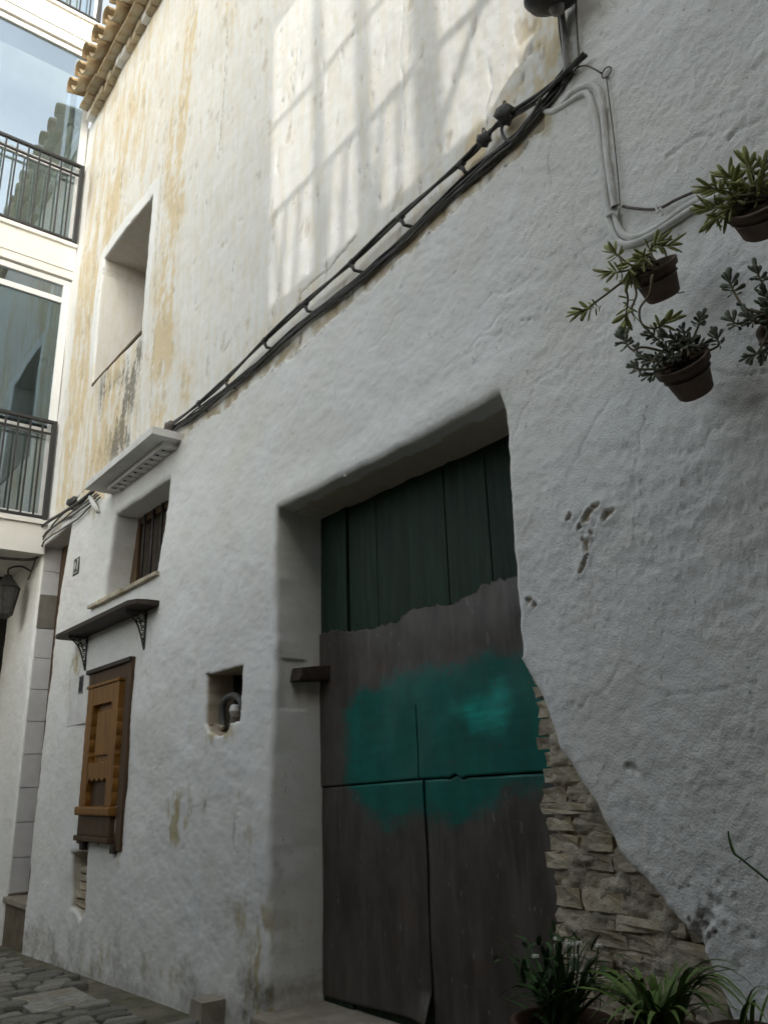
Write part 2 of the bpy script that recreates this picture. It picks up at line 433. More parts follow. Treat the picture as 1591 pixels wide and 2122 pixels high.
# ------------------------------------------------------------------ noise for geometry
_rng = np.random.RandomState(3)
_perm = _rng.permutation(512)
_perm = np.concatenate([_perm, _perm])
_grad = np.stack([np.cos(np.linspace(0, 2 * np.pi, 64, endpoint=False)), np.sin(np.linspace(0, 2 * np.pi, 64, endpoint=False))], 1)
def perlin(x, z):
    xi = np.floor(x).astype(int); zi = np.floor(z).astype(int)
    xf = x - xi; zf = z - zi
    u = xf * xf * xf * (xf * (xf * 6 - 15) + 10); v = zf * zf * zf * (zf * (zf * 6 - 15) + 10)
    def g(a, b, dx, dz):
        h = _perm[(_perm[(a & 511)] + b) & 511] & 63
        return _grad[h, 0] * dx + _grad[h, 1] * dz
    n00 = g(xi, zi, xf, zf); n10 = g(xi + 1, zi, xf - 1, zf)
    n01 = g(xi, zi + 1, xf, zf - 1); n11 = g(xi + 1, zi + 1, xf - 1, zf - 1)
    return (n00 * (1 - u) + n10 * u) * (1 - v) + (n01 * (1 - u) + n11 * u) * v
def fbm(x, z, s, o=3, g=0.5):
    out = 0; a = 1
    for k in range(o):
        out = out + a * perlin(x / s + 17.3 * k, z / s + 9.1 * k); a *= g; s *= 0.5
    return out
def poly_inside(px, pz, poly):
    ins = np.zeros(px.shape, bool)
    n = len(poly)
    for i in range(n):
        x1, z1 = poly[i]; x2, z2 = poly[(i + 1) % n]
        c = ((z1 > pz) != (z2 > pz))
        if z1 == z2: continue
        ins ^= c & (px < (x2 - x1) * (pz - z1) / (z2 - z1) + x1)
    return ins
def seg_dist(px, pz, poly, closed=True):
    """distance to a polyline and its nearest point"""
    best = np.full(px.shape, 1e9); bx = np.zeros(px.shape); bz = np.zeros(px.shape)
    n = len(poly)
    for i in range(n if closed else n - 1):
        x1, z1 = poly[i]; x2, z2 = poly[(i + 1) % n]
        dx, dz = x2 - x1, z2 - z1
        L = dx * dx + dz * dz + 1e-12
        t = np.clip(((px - x1) * dx + (pz - z1) * dz) / L, 0, 1)
        qx = x1 + t * dx; qz = z1 + t * dz
        d = (px - qx) ** 2 + (pz - qz) ** 2
        m = d < best
        best = np.where(m, d, best); bx = np.where(m, qx, bx); bz = np.where(m, qz, bz)
    return np.sqrt(best), bx, bz
def ragged(poly, step=0.06, amp=0.008, s=0.12, closed=True):
    """resample a polygon and give it an uneven, hand-made edge"""
    out = []
    n = len(poly)
    for i in range(n if closed else n - 1):
        a = np.array(poly[i]); b = np.array(poly[(i + 1) % n])
        L = np.linalg.norm(b - a); k = max(1, int(L / step))
        nrm = np.array([-(b - a)[1], (b - a)[0]]) / max(L, 1e-9)
        for j in range(k):
            p = a + (b - a) * j / k
            w = fbm(np.array([p[0] + 31.0]), np.array([p[1] + 7.0]), s, 3)[0] * amp * 2
            out.append(tuple(p + nrm * w))
    if not closed: out.append(tuple(poly[-1]))
    return out

# ================================================================== THE HOUSE FACADE
house = thing('old_house', 'old whitewashed house with ochre-stained upper wall, big doorway and tiled eave', 'house', (0, 0, 0))

DOOR_Y = 0.32
OPEN = []     # polygon, depth, edge rounding, radius
door_poly = [(-3.865, 0.05), (-3.88, 0.9), (-3.875, 1.6), (-3.87, 2.4), (-3.865, 3.02), (-3.84, 3.06), (-3.3, 3.06), (-2.5, 3.05), (-2.07, 3.06),
             (-2.055, 2.98), (-2.06, 2.4), (-2.075, 1.97), (-2.04, 1.915), (-1.985, 1.83), (-1.93, 1.63), (-1.86, 1.54), (-1.79, 1.46),
             (-1.725, 1.31), (-1.64, 1.235), (-1.58, 1.175), (-1.48, 1.08), (-1.43, 0.95), (-1.36, 0.72), (-1.31, 0.4), (-1.30, 0.05)]
OPEN.append((ragged(door_poly, 0.05, 0.006), 0.36, 0.017, 0.030))
sw = [W2(214, 1238), W2(242, 1066), W2(351, 993), W2(345, 1080), W2(324, 1186)]
sw = [(-6.66, 3.045), (-6.60, 3.40), (-6.53, 3.76), (-5.44, 3.76), (-5.47, 3.35), (-5.55, 3.045)]
OPEN.append((ragged(sw, 0.06, 0.004), 0.24, 0.018, 0.035))
uw = [(-7.53, 5.41), (-7.53, 6.92), (-6.25, 6.87), (-6.25, 5.38)]
OPEN.append((ragged(uw, 0.1, 0.002), 0.50, 0.006, 0.02))
mn = [W2(428, 1500), W2(427, 1398), W2(503, 1378), W2(500, 1494), W2(482, 1500), W2(474, 1520), W2(455, 1527), W2(436, 1517)]
OPEN.append((ragged(mn, 0.03, 0.006, 0.05), 0.20, 0.004, 0.012))
bn = [(-6.91, 1.09), (-6.55, 1.12), (-6.52, 0.70), (-6.60, 0.63), (-6.72, 0.69), (-6.86, 0.70)]
OPEN.append((ragged(bn, 0.04, 0.008), 0.14, 0.01, 0.03))
nd = [(-8.63, 0.05), (-8.64, 2.4), (-8.60, 3.98), (-7.70, 4.02), (-7.78, 3.7), (-7.87, 3.1), (-7.93, 2.3), (-7.95, 1.2), (-7.93, 0.05)]
OPEN.append((ragged(nd, 0.08, 0.006), 0.19, 0.012, 0.03))

def build_facade():
    xs = [1.3]
    while xs[-1] > -10.0:
        x = xs[-1]
        if x > -0.7: dx = 0.02
        else: dx = min(0.019, max(0.0055, 1.45 * (x * x + 5.29) / 1860.0))
        xs.append(x - dx)
    xs = np.array(xs[::-1])
    zs = np.concatenate([np.arange(0.06, 4.5, 0.0088), np.arange(4.5, 9.50, 0.0165)])
    nx, nz = len(xs), len(zs)
    X, Z = np.meshgrid(xs, zs)                      # [nz, nx]
    fx = 0.5 * (xs[1:] + xs[:-1]); fz = 0.5 * (zs[1:] + zs[:-1])
    FX, FZ = np.meshgrid(fx, fz)
    lab = np.full(FX.shape, -1)
    for k, (poly, dep, rnd, rad) in enumerate(OPEN):
        pa = np.array(poly)
        i0, i1 = np.searchsorted(fx, [pa[:, 0].min() - .02, pa[:, 0].max() + .02])
        j0, j1 = np.searchsorted(fz, [pa[:, 1].min() - .02, pa[:, 1].max() + .02])
        ins = poly_inside(FX[j0:j1, i0:i1], FZ[j0:j1, i0:i1], poly)
        lab[j0:j1, i0:i1][ins] = k
    # boundary vertices snap to the outline
    vl = np.full((nz, nx), -1)
    keep = lab < 0
    tk = np.zeros((nz, nx), int); tr = np.zeros((nz, nx), int)
    for dj in (0, 1):
        for di in (0, 1):
            tk[dj:nz - 1 + dj, di:nx - 1 + di] += keep
            tr[dj:nz - 1 + dj, di:nx - 1 + di] += ~keep
            sub = vl[dj:nz - 1 + dj, di:nx - 1 + di]
            np.maximum(sub, lab, out=sub)
    bnd = (tk > 0) & (tr > 0)
    XX = X.copy(); ZZ = Z.copy()
    for k, (poly, dep, rnd, rad) in enumerate(OPEN):
        m = bnd & (vl == k)
        d, bx, bz = seg_dist(X[m], Z[m], poly)
        XX[m] = bx; ZZ[m] = np.where(ZZ[m] < 0.08, ZZ[m], bz)
    x = XX.ravel(); z = ZZ.ravel()
    # ---- limewash layer: below the cables and right of the pipe
    edge = [(1132, 268), (1052, 350), (932, 452), (803, 572), (703, 652), (622, 730), (522, 798), (471, 847), (400, 887)]
    ex = [W2(*p) for p in edge]
    lime_poly = [(2, -1), (2, 12), (-1.535, 12), (-1.53, 4.6), (-1.62, 4.25)] + ex + [(-5.2, 3.97), (-6.7, 3.97), (-7.4, 4.16), (-8.2, 4.05), (-12, 4.05), (-12, -1)]
    wob = 0.022
    jx = fbm(x, z, 0.10, 3) * wob * 2; jz = fbm(x + 50, z, 0.10, 3) * wob * 2
    lime = poly_inside(x + jx, z + jz, lime_poly).astype(float)
    # ---- relief (outwards = positive)
    right = np.clip((x + 2.9) / 1.2, 0, 1)
    lump = fbm(x, z, 0.9, 2) * 0.018
    mid = fbm(x + 3, z, 0.16, 3) * 0.0042
    fine = fbm(x + 9, z + 4, 0.05, 3) * 0.0017
    crust = np.clip(perlin((x + 21) / .019, (z + 14) / .019) + .15, 0, .6) * 0.0040
    ridg = (0.35 - np.abs(fbm(x * 0.7 + z * 0.45 + 70, z * 0.9 + 3, 0.30, 3))) * 0.0035      # trowel ridges
    patchy = np.clip(fbm(x + 40, z + 22, 0.5, 3) * 2 + 0.5, 0, 1)
    h = lump + mid + fine * (0.5 + right) + lime * (0.010 + ridg * (0.3 + patchy) + crust * (0.10 + right * np.clip(1.25 - 1.3 * patchy, 0.12, 1)))
    coat = fbm(x * 1.0 + 90, z * 1.15 + 33, 0.55, 5, .58)
    h += lime * np.round(coat * 4.5) / 4.5 * 0.0075
    lumpz = np.clip(fbm(x + 12, z + 61, 0.7, 2) * 2.2 + .2, 0, 1)
    h += lime * lumpz * (0.22 + 0.78 * np.clip((x + 3.6) / 1.0, 0, 1)) * np.clip(fbm(x * .8 + z * .5 + 17, z + 27, 0.085, 3), -.4, .6) * 0.0075
    paint = np.zeros((x.size, 4)); paint[:, 3] = 1
    wear = np.zeros((x.size, 4)); wear[:, 3] = 1
    paint[:, 0] = lime
    och = np.zeros(x.size); gri = np.zeros(x.size); white = np.zeros(x.size); bare = np.zeros(x.size)
    def blob(u, v, ru, rv, a, arr, y=0):
        """soft spot centred at a measured place; ru, rv in photograph pixels along wall and height"""
        c = P(u, v); l = P(u + ru, v); t_ = P(u, v - rv)
        sx = max(abs(l.x - c.x), 0.02); sz = max(abs(t_.z - c.z), 0.02)
        arr += a * np.exp(-((x - c.x) / sx) ** 2 - ((z - c.z) / sz) ** 2)
    upm = 1 - lime
    # ochre runs on the upper wall
    def run(pts, w, a, arr):
        pl = [W2(*p) for p in pts]
        d, _, _ = seg_dist(x, z, pl, False)
        arr += a * np.exp(-(d / w) ** 2)
    run([(396, 0), (380, 200), (366, 400), (352, 600), (336, 800), (322, 890)], 0.17, 0.72, och)
    run([(407, 20), (396, 110), (388, 200), (382, 340), (376, 440)], 0.05, 0.7, och)
    run([(470, 0), (478, 60), (470, 110)], 0.10, 0.8, och)
    run([(360, 230), (345, 500), (325, 760)], 0.14, 0.55, och)
    run([(250, 330), (215, 520), (190, 640)], 0.16, 0.55, och)
    run([(180, 560), (172, 700), (160, 860), (140, 1000)], 0.22, 0.75, och)
    run([(230, 800), (220, 900), (200, 960)], 0.25, 0.95, och)
    run([(330, 700), (400, 800), (350, 850)], 0.16, 0.6, och)
    run([(270, 250), (240, 400), (205, 480)], 0.2, 0.4, och)
    run([(480, 760), (600, 640), (760, 520), (900, 440), (1040, 320), (1130, 235)], 0.12, 0.3, och)
    blob(1105, 140, 60, 150, 0.95, och); blob(1010, 300, 90, 70, 0.8, och); blob(900, 330, 40, 60, 0.4, och)
    blob(1150, 60, 30, 60, 0.5, och); blob(850, 480, 40, 60, 0.4, och); blob(480, 800, 60, 60, 0.4, och)
    och *= np.clip(0.62 + 1.1 * fbm(x * 3.2 + 11, z * 0.75 + 5, 0.45, 5, .62) + 0.7 * fbm(x * 2 + 4, z * 1.4 + 1, 0.12, 3), 0.0, 1.5)
    lft = np.clip((-5.4 - x) / 1.2, 0, 1)
    och += upm * (0.14 + lft * np.clip(0.38 + 0.9 * fbm(x * 3.0 + 31, z * 0.6 + 9, 0.4, 4, .6), 0, .62))
    # strip of bare render between cables and limewash
    d, _, _ = seg_dist(x, z, [W2(*p) for p in [(1150, 250), (1060, 325), (940, 425), (810, 545), (705, 632), (630, 705), (530, 782), (470, 835), (395, 890)]], False)
    bare += upm * np.clip(1.25 - d / 0.07, 0, 1) * np.clip(0.75 + 2 * fbm(x, z, 0.12, 3), 0, 1)
    d, _, _ = seg_dist(x, z, ex, False)
    gri += np.exp(-(d / .020) ** 2) * np.clip(fbm(x, z, .05, 3) * 2.4 + .12, 0, .85)
    # lower stains on the limewash
    ol = np.zeros(x.size)
    for a in [(372, 1690, 26, 60, 0.95), (355, 1720, 22, 30, .4), (430, 1660, 12, 40, 0.5), (490, 1640, 22, 60, 0.55), (500, 1900, 30, 90, 0.5), (545, 1980, 28, 130, 0.85),
              (250, 1790, 10, 40, 0.5), (200, 2000, 50, 40, 0.5), (215, 1960, 20, 60, 0.3), (400, 1440, 18, 200, 0.3), (545, 2090, 60, 40, 1.0), (460, 1520, 34, 22, .9), (300, 1500, 30, 150, .25),
              (160, 1390, 12, 60, .9), (270, 1900, 40, 60, .35), (330, 2010, 60, 40, .45), (110, 1700, 14, 120, .35), (470, 1250, 40, 120, .3), (520, 1750, 20, 80, .45), (300, 1330, 20, 80, .4), (1180, 1700, 40, 60, .2), (1500, 1250, 80, 200, .22), (700, 900, 90, 60, .2), (1300, 700, 100, 120, .18), (1330, 1500, 60, 150, .2), (150, 1440, 8, 60, .7), (195, 1050, 14, 40, .8), (390, 900, 30, 30, .4)]:
        blob(*a[:4], a[4] * 1.25, ol)
    och += ol * np.clip(.52 + 1.5 * fbm(x * 2.4 + 6, z * 1.1 + 2, .22, 4, .62), 0, 1.1)
    # grime
    gu = np.zeros(x.size)
    for a in [(262, 850, 20, 100, 0.95), (285, 760, 18, 60, 1.0), (240, 790, 30, 30, .7), (215, 800, 12, 70, .5), (235, 900, 40, 70, .5), (190, 960, 30, 50, .35)]:
        blob(*a[:4], a[4], gu)
    gri += gu * np.clip(0.50 + 1.0 * fbm(x * 3.0 + 3, z * 0.7, 0.30, 4, .6) + .6 * fbm(x * 2, z * 1.6, .06, 3), 0, 1)
    for a in [(262, 850, 22, 100, 0.1), (215, 780, 12, 60, 0.4), (240, 930, 30, 30, 0.35),
              (200, 500, 5, 160, 0.4), (205, 650, 5, 130, 0.35), (140, 1020, 16, 40, 0.3), (545, 2060, 60, 60, .45), (455, 2070, 20, 30, .5),
              (430, 1665, 4, 16, 0.9), (492, 1720, 5, 36, 0.75), (505, 1790, 5, 40, 0.4), (575, 1850, 14, 40, 0.5), (1480, 1950, 30, 50, .45), (1440, 1900, 40, 40, .3),
              (1530, 2050, 60, 60, .35)]:
        blob(*a[:4], a[4], gri)
    hg = z - (0.265 + 0.031 * (x + 7.9))
    gri += np.clip(0.62 - hg * 1.6 + fbm(x, z, 0.35, 4) * 0.7, 0, 0.55)
    gri += lime * np.clip(fbm(x * 2.2 + 8, z * 0.8 + 3, 0.5, 5, .62) - .12, 0, .5) * .35
    # fresh white band round the upper window and at the corner
    d, _, _ = seg_dist(x, z, [(-7.55, 5.40), (-7.55, 6.94), (-6.23, 6.89), (-6.23, 5.36)], False)
    white += (d < 0.13 + 0.02 * fbm(x, z, 0.2, 2)).astype(float) * (0.75 + 0.25 * np.sign(z - 5.6 - fbm(x, z, .3, 2)))
    white += ((x < -8.33 + 0.05 * fbm(x, z, 0.5, 3)) & (z > 4.1)).astype(float) * 0.8
    # big brownish cement patch by the railing
    blob(186, 400, 8, 30, 0.9, bare)
    # ---- flaked places: chips reveal render and sit a little deeper
    nchip = fbm(x + 5, z * 0.55 + 8, 0.16, 4)
    chip = upm * (nchip > 0.56 - 0.16 * np.clip(och, 0, 1)).astype(float)
    h -= chip * 0.004
    bare = np.maximum(bare, chip * 0.4)
    # ---- cracks
    def crack(pts, w, dep, a=0.8, amp=0.02):
        pl = ragged([W2(*p) for p in pts], 0.03, amp, 0.09, False)
        pa = np.array(pl)
        m = (x > pa[:, 0].min() - .05) & (x < pa[:, 0].max() + .05) & (z > pa[:, 1].min() - .05) & (z < pa[:, 1].max() + .05)
        if not m.any(): return
        d, _, _ = seg_dist(x[m], z[m], pl, False)
        wv = 0.62 * w * (0.55 + 0.9 * np.clip(0.5 + fbm(x[m], z[m], 0.08, 2), 0, 1))
        k = np.clip(1 - d / wv, 0, 1)
        h[m] -= 0.6 * dep * np.minimum(k * 2.5, 1); gri[m] = np.maximum(gri[m], a * np.minimum(k * 1.8, 1))
    crack([(735, 490), (690, 545), (660, 570), (630, 600), (612, 640)], 0.014, 0.010)
    crack([(836, 0), (830, 90), (835, 200), (832, 340)], 0.010, 0.006, 0.6)
    crack([(618, 60), (606, 200), (590, 300)], 0.012, 0.006, 0.55)
    crack([(470, 60), (465, 160), (452, 330)], 0.020, 0.010, .8)
    crack([(345, 240), (325, 500), (322, 640), (312, 850)], 0.018, 0.010, .75)
    crack([(238, 380), (225, 480), (200, 640)], 0.018, 0.01, .7)
    crack([(300, 900), (255, 950), (200, 990), (140, 1050)], 0.02, 0.01, .7)
    crack([(1155, 290), (1142, 340), (1146, 395)], 0.007, 0.007, 0.7, .012)
    crack([(1200, 420), (1193, 470), (1210, 520), (1222, 560)], 0.006, 0.006, 0.55, .012)
    crack([(1120, 90), (1095, 110), (1075, 150)], 0.008, 0.007, 0.8, .015)
    crack([(1050, 650), (980, 720), (930, 760)], 0.008, 0.005, 0.35, .02)
    crack([(1100, 560), (1060, 600), (1000, 630)], 0.008, 0.005, 0.3, .02)
    crack([(1385, 1440), (1440, 1432), (1500, 1422), (1591, 1416)], 0.006, 0.007, 0.4, .008)
    crack([(1591, 770), (1540, 780), (1490, 770), (1420, 745)], 0.006, 0.007, 0.35, .01)
    crack([(1500, 690), (1560, 700), (1591, 690)], 0.006, 0.006, 0.3, .01)
    crack([(1480, 280), (1430, 300), (1385, 330)], 0.010, 0.008, 0.25, .012)
    crack([(1591, 240), (1530, 275), (1515, 290)], 0.010, 0.008, 0.3, .012)
    for pp in [[(1062, 655), (1040, 690), (1000, 705), (960, 745), (925, 762)], [(1110, 575), (1075, 600), (1040, 612), (985, 640)], [(1180, 740), (1120, 790), (1085, 850), (1068, 905)], [(840, 640), (800, 700), (770, 720)],
               [(1260, 830), (1215, 900), (1190, 960)], [(1330, 870), (1318, 960), (1322, 1080), (1336, 1190)], [(640, 800), (600, 860), (585, 930)], [(1290, 1400), (1240, 1440), (1190, 1460)], [(1500, 880), (1450, 930), (1400, 940)],
               [(480, 1080), (470, 1180), (478, 1260)], [(330, 1450), (322, 1560), (330, 1640)], [(505, 1560), (498, 1700), (515, 1840)]]:
        crack(pp, .008, .005, .16, .02)
    def flake(pp, dep=.011, lip=.0045):
        pl = ragged([W2(*p) for p in pp], .012, .004, .03)
        pa = np.array(pl)
        m = (x > pa[:, 0].min() - .04) & (x < pa[:, 0].max() + .04) & (z > pa[:, 1].min() - .04) & (z < pa[:, 1].max() + .04)
        d, _, _ = seg_dist(x[m], z[m], pl); ins = poly_inside(x[m], z[m], pl)
        h[m] += np.where(ins, -dep, lip * np.exp(-(d / .014) ** 2))
        bare[m] = np.maximum(bare[m], np.where(ins, .85, 0)); gri[m] = np.maximum(gri[m], np.where(ins, .3, 0))
    for pp in [[(1208, 1082), (1216, 1066), (1232, 1050), (1254, 1038), (1246, 1050), (1230, 1066), (1228, 1080), (1216, 1086)], [(1250, 1082), (1256, 1062), (1268, 1056), (1284, 1050), (1276, 1062), (1262, 1072), (1258, 1082)],
               [(1208, 1116), (1222, 1118), (1221, 1144), (1213, 1142)], [(1200, 1190), (1206, 1180), (1212, 1160), (1222, 1148), (1218, 1168), (1212, 1180), (1208, 1190)], [(1180, 1078), (1184, 1066), (1192, 1066), (1188, 1076)],
               [(1224, 1110), (1226, 1102), (1232, 1104), (1230, 1112)], [(1200, 1094), (1206, 1088), (1210, 1094), (1204, 1098)], [(1092, 1250), (1096, 1238), (1104, 1240), (1100, 1252)], [(1104, 1258), (1110, 1248), (1116, 1252), (1112, 1260)]]:
        flake(pp)
    crack([(1215, 1060), (1196, 1085), (1180, 1110), (1208, 1118)], 0.007, 0.006, 0.3, .01)
    crack([(1222, 1148), (1226, 1125), (1230, 1104), (1236, 1086)], 0.007, 0.006, 0.3, .01)
    crack([(560, 1325), (556, 1400), (558, 1440)], 0.02, 0.008, 0.35, .01)
    # pits
    rg = np.random.RandomState(5)
    for (u, v, r) in [(1095, 1243, .009), (1107, 1250, .012), (1165, 605, .008), (1345, 250, .006), (1250, 75, .012), (1310, 1590, .02), (1320, 1600, .014), (1450, 1930, .035), (1465, 1900, .03),
                      (1480, 1870, .02), (1420, 1840, .014), (1440, 1960, .03), (378, 1760, .01), (1380, 690, .006)] + \
            [(rg.uniform(1150, 1580), rg.uniform(60, 1950), rg.uniform(.003, .008)) for _ in range(60)] + \
            [(rg.normal(1470, 45), rg.normal(1900, 60), rg.uniform(.005, .012)) for _ in range(26)] + \
            [(rg.uniform(560, 1150), rg.uniform(480, 900), rg.uniform(.004, .012)) for _ in range(50)]:
        c = P(u, v)
        if c.z < 0.1: continue
        m = (np.abs(x - c.x) < 3 * r) & (np.abs(z - c.z) < 3 * r)
        if not m.any(): continue
        d = np.sqrt(((x[m] - c.x)) ** 2 + ((z[m] - c.z)) ** 2) * (1 + 0.8 * fbm(x[m], z[m], 0.02, 2))
        k = np.clip(1 - d / r, 0, 1)
        h[m] -= np.minimum(k * 2, 1) * r * 0.5
        gri[m] = np.maximum(gri[m], 0.22 * np.minimum(k * 2, 1))
    # long narrow flakes all over the upper wall
    for _ in range(190):
        u = rg.uniform(200, 1100); v = rg.uniform(0, 760)
        if u < 320 and v > 380: continue
        c = P(u, v)
        if poly_inside(np.array([c.x]), np.array([c.z]), lime_poly)[0]: continue
        a, b_ = rg.uniform(.009, .019), rg.uniform(.025, .085)
        sl = rg.uniform(-.2, .5)
        m = (np.abs(x - c.x) < .12) & (np.abs(z - c.z) < .12)
        dx = (x[m] - c.x) - sl * (z[m] - c.z) + fbm(x[m], z[m], .04, 2) * .012
        k = np.clip(1.3 - np.sqrt((dx / a) ** 2 + ((z[m] - c.z) / b_) ** 2), 0, 1)
        h[m] -= k * .006; gri[m] = np.maximum(gri[m], k * rg.uniform(.4, .85))
    # rounded plaster edges round the openings
    for k, (poly, dep, rnd, rad) in enumerate(OPEN):
        pa = np.array(poly)
        m = (x > pa[:, 0].min() - rad) & (x < pa[:, 0].max() + rad) & (z > pa[:, 1].min() - rad) & (z < pa[:, 1].max() + rad)
        d, bx, bz = seg_dist(x[m], z[m], poly)
        rr = np.full(d.shape, rnd)
        if k == 0:      # broken edge over the stones stays sharp
            rr = np.where((bx > -2.08) & (bz < 1.97), 0.006, rr)
        h[m] -= rr * np.clip(1 - d / rad, 0, 1) ** 2
    if True:            # bulge of the plaster over the big lintel
        d, _, _ = seg_dist(x, z, [(-3.8, 3.12), (-2.1, 3.12)], False)
        h += 0.012 * np.exp(-(d / 0.09) ** 2)
    yv = -h
    paint[:, 1] = np.clip(och, 0, 1); paint[:, 2] = np.clip(gri, 0, 1)
    wear[:, 0] = np.clip(white, 0, 1); wear[:, 1] = np.clip(bare, 0, 1); wear[:, 2] = right * lime
    # ---- faces
    idx = np.arange(nz * nx).reshape(nz, nx)
    q = np.stack([idx[:-1, :-1], idx[:-1, 1:], idx[1:, 1:], idx[1:, :-1]], -1)[keep]
    verts = np.stack([x, yv, z], 1)
    vlist = [verts]; flist = [q]; plist = [paint]; wlist = [wear]
    off = nz * nx
    for k, (poly, dep, rnd, rad) in enumerate(OPEN):
        # edges between a kept and a removed cell
        ed = []
        L = (lab == k)
        a = L[:, :-1] & keep[:, 1:]; j, i = np.nonzero(a); ed += [(idx[jj + 1, ii + 1], idx[jj, ii + 1]) for jj, ii in zip(j, i)]
        a = keep[:, :-1] & L[:, 1:]; j, i = np.nonzero(a); ed += [(idx[jj, ii + 1], idx[jj + 1, ii + 1]) for jj, ii in zip(j, i)]
        a = L[:-1] & keep[1:]; j, i = np.nonzero(a); ed += [(idx[jj + 1, ii], idx[jj + 1, ii + 1]) for jj, ii in zip(j, i)]
        a = keep[:-1] & L[1:]; j, i = np.nonzero(a); ed += [(idx[jj + 1, ii + 1], idx[jj + 1, ii]) for jj, ii in zip(j, i)]
        ed = np.array(ed)
        uq, inv = np.unique(ed.ravel(), return_inverse=True)
        inv = inv.reshape(-1, 2)
        base = verts[uq]
        steps = max(4, int(dep / 0.022))
        cen = np.array(poly).mean(0)
        prev = uq
        for s in range(1, steps + 1):
            t = s / steps
            v = base.copy()
            v[:, 1] = base[:, 1] * (1 - t) + (dep) * t
            if k == 0:
                tt = min(1.0, 2.2 * t)
                jl = base[:, 0] < -3.7
                v[jl, 0] = base[jl, 0] * (1 - tt) + (-3.872 + 0.004 * np.sin(base[jl, 2] * 2.0)) * tt
            w = fbm(v[:, 0] + v[:, 2] + 3.0, v[:, 1] * 1.0 + 0.3 * v[:, 0], 0.10, 3) * 0.0032 * min(1, 3 * t) * (0.0 if k == 2 else 1)
            v[:, 0] += w * np.sign(cen[0] - v[:, 0]) * (1 if k else (v[:, 0] < -3.7))
            v[:, 2] += w * 0.7 * np.sign(cen[1] - v[:, 2]) * (np.abs(v[:, 2] - base[:, 2].max()) < 0.08)
            ids = np.arange(off, off + len(uq)); off += len(uq)
            vlist.append(v)
            pp = paint[uq].copy(); pp[:, 0] = 1.0 if k != 2 else 0.0; pp[:, 1] *= 0.5; pp[:, 2] *= 0.6
            ww = wear[uq].copy(); ww[:, 2] = 0.2; ww[:, 0] = 0.0; ww[:, 1] = 0
            if k == 2: pp[:, 1] = 0.12
            if k == 0:     # rough bare lintel behind the plaster lip, chipped jamb round the bolt hole
                ww[:, 1] = np.where((v[:, 2] > 2.98) & (v[:, 1] > 0.09 + 0.03 * fbm(v[:, 0], v[:, 1], .2, 2)) & (v[:, 0] > -3.84), 0.75, ww[:, 1])
                pp[:, 2] = np.where((v[:, 2] > 2.98) & (v[:, 1] > 0.10), 0.35, pp[:, 2])
                pp[:, 2] = np.maximum(pp[:, 2], 0.5 * np.exp(-((v[:, 2] - 1.15) / .09) ** 2 - ((v[:, 1] - .03) / .06) ** 2))
                ww[:, 1] = np.maximum(ww[:, 1], 0.7 * np.exp(-((v[:, 2] - 2.02) / .05) ** 2 - ((v[:, 1] - .22) / .08) ** 2))
            if k == 0 and s > 1:
                jm = v[:, 0] < -3.7
                e1 = np.abs(v[:, 2] - (2.16 + 0.10 * (0.15 - v[:, 1]) + 0.02 * fbm(v[:, 1] * 3, v[:, 2], .1, 2)))
                lipm = jm & (v[:, 1] < 0.19) & (v[:, 2] < 2.20) & (v[:, 2] > 1.93)
                v[lipm, 0] -= 0.012
                pp[:, 2] = np.where(jm & (v[:, 1] < .19) & (np.minimum(np.abs(v[:, 2] - 2.20), np.abs(v[:, 2] - 1.93)) < .012), .5, pp[:, 2])
            if k in (3,): ww[:, 1] = 0.9; pp[:, 2] = .35
            if k == 4: ww[:, 1] = 0.5
            plist.append(pp); wlist.append(ww)
            flist.append(np.stack([prev[inv[:, 1]], prev[inv[:, 0]], ids[inv[:, 0]], ids[inv[:, 1]]], 1))
            prev = ids
    V = np.concatenate(vlist); Fq = np.concatenate(flist); PA = np.concatenate(plist); WE = np.concatenate(wlist)
    used = np.zeros(len(V), bool); used[Fq.ravel()] = True
    remap = np.cumsum(used) - 1
    V = V[used]; PA = PA[used]; WE = WE[used]; Fq = remap[Fq]
    me = bpy.data.meshes.new('wall')
    me.vertices.add(len(V)); me.vertices.foreach_set('co', V.astype(np.float32).ravel())
    me.loops.add(Fq.size); me.loops.foreach_set('vertex_index', Fq.astype(np.int32).ravel())
    me.polygons.add(len(Fq)); me.polygons.foreach_set('loop_start', np.arange(0, Fq.size, 4, dtype=np.int32))
    me.polygons.foreach_set('use_smooth', np.ones(len(Fq), bool))
    me.update(calc_edges=True)
    for nm, arr in (('paint', PA), ('wear', WE)):
        at = me.attributes.new(nm, 'FLOAT_COLOR', 'POINT')
        at.data.foreach_set('color', arr.astype(np.float32).ravel())
    me.validate()
    return me
wall = put('wall', build_facade(), house, 'facade', label='limewashed lower wall, weathered cream and ochre upper wall')

# body of the house behind the facade (closes it against the sky)
b = MB()
b.box(-10.0, 1.3, 0.62, 0.80, 0.0, 9.45)
b.box(-10.0, 1.3, 0.04, 0.62, 9.40, 9.46)
b.box(-10.0, -9.9, 0.03, 0.62, 0.0, 9.40)
b.box(1.2, 1.3, 0.03, 0.62, 0.0, 9.40)
b.build('house_body', 'mortar', house)

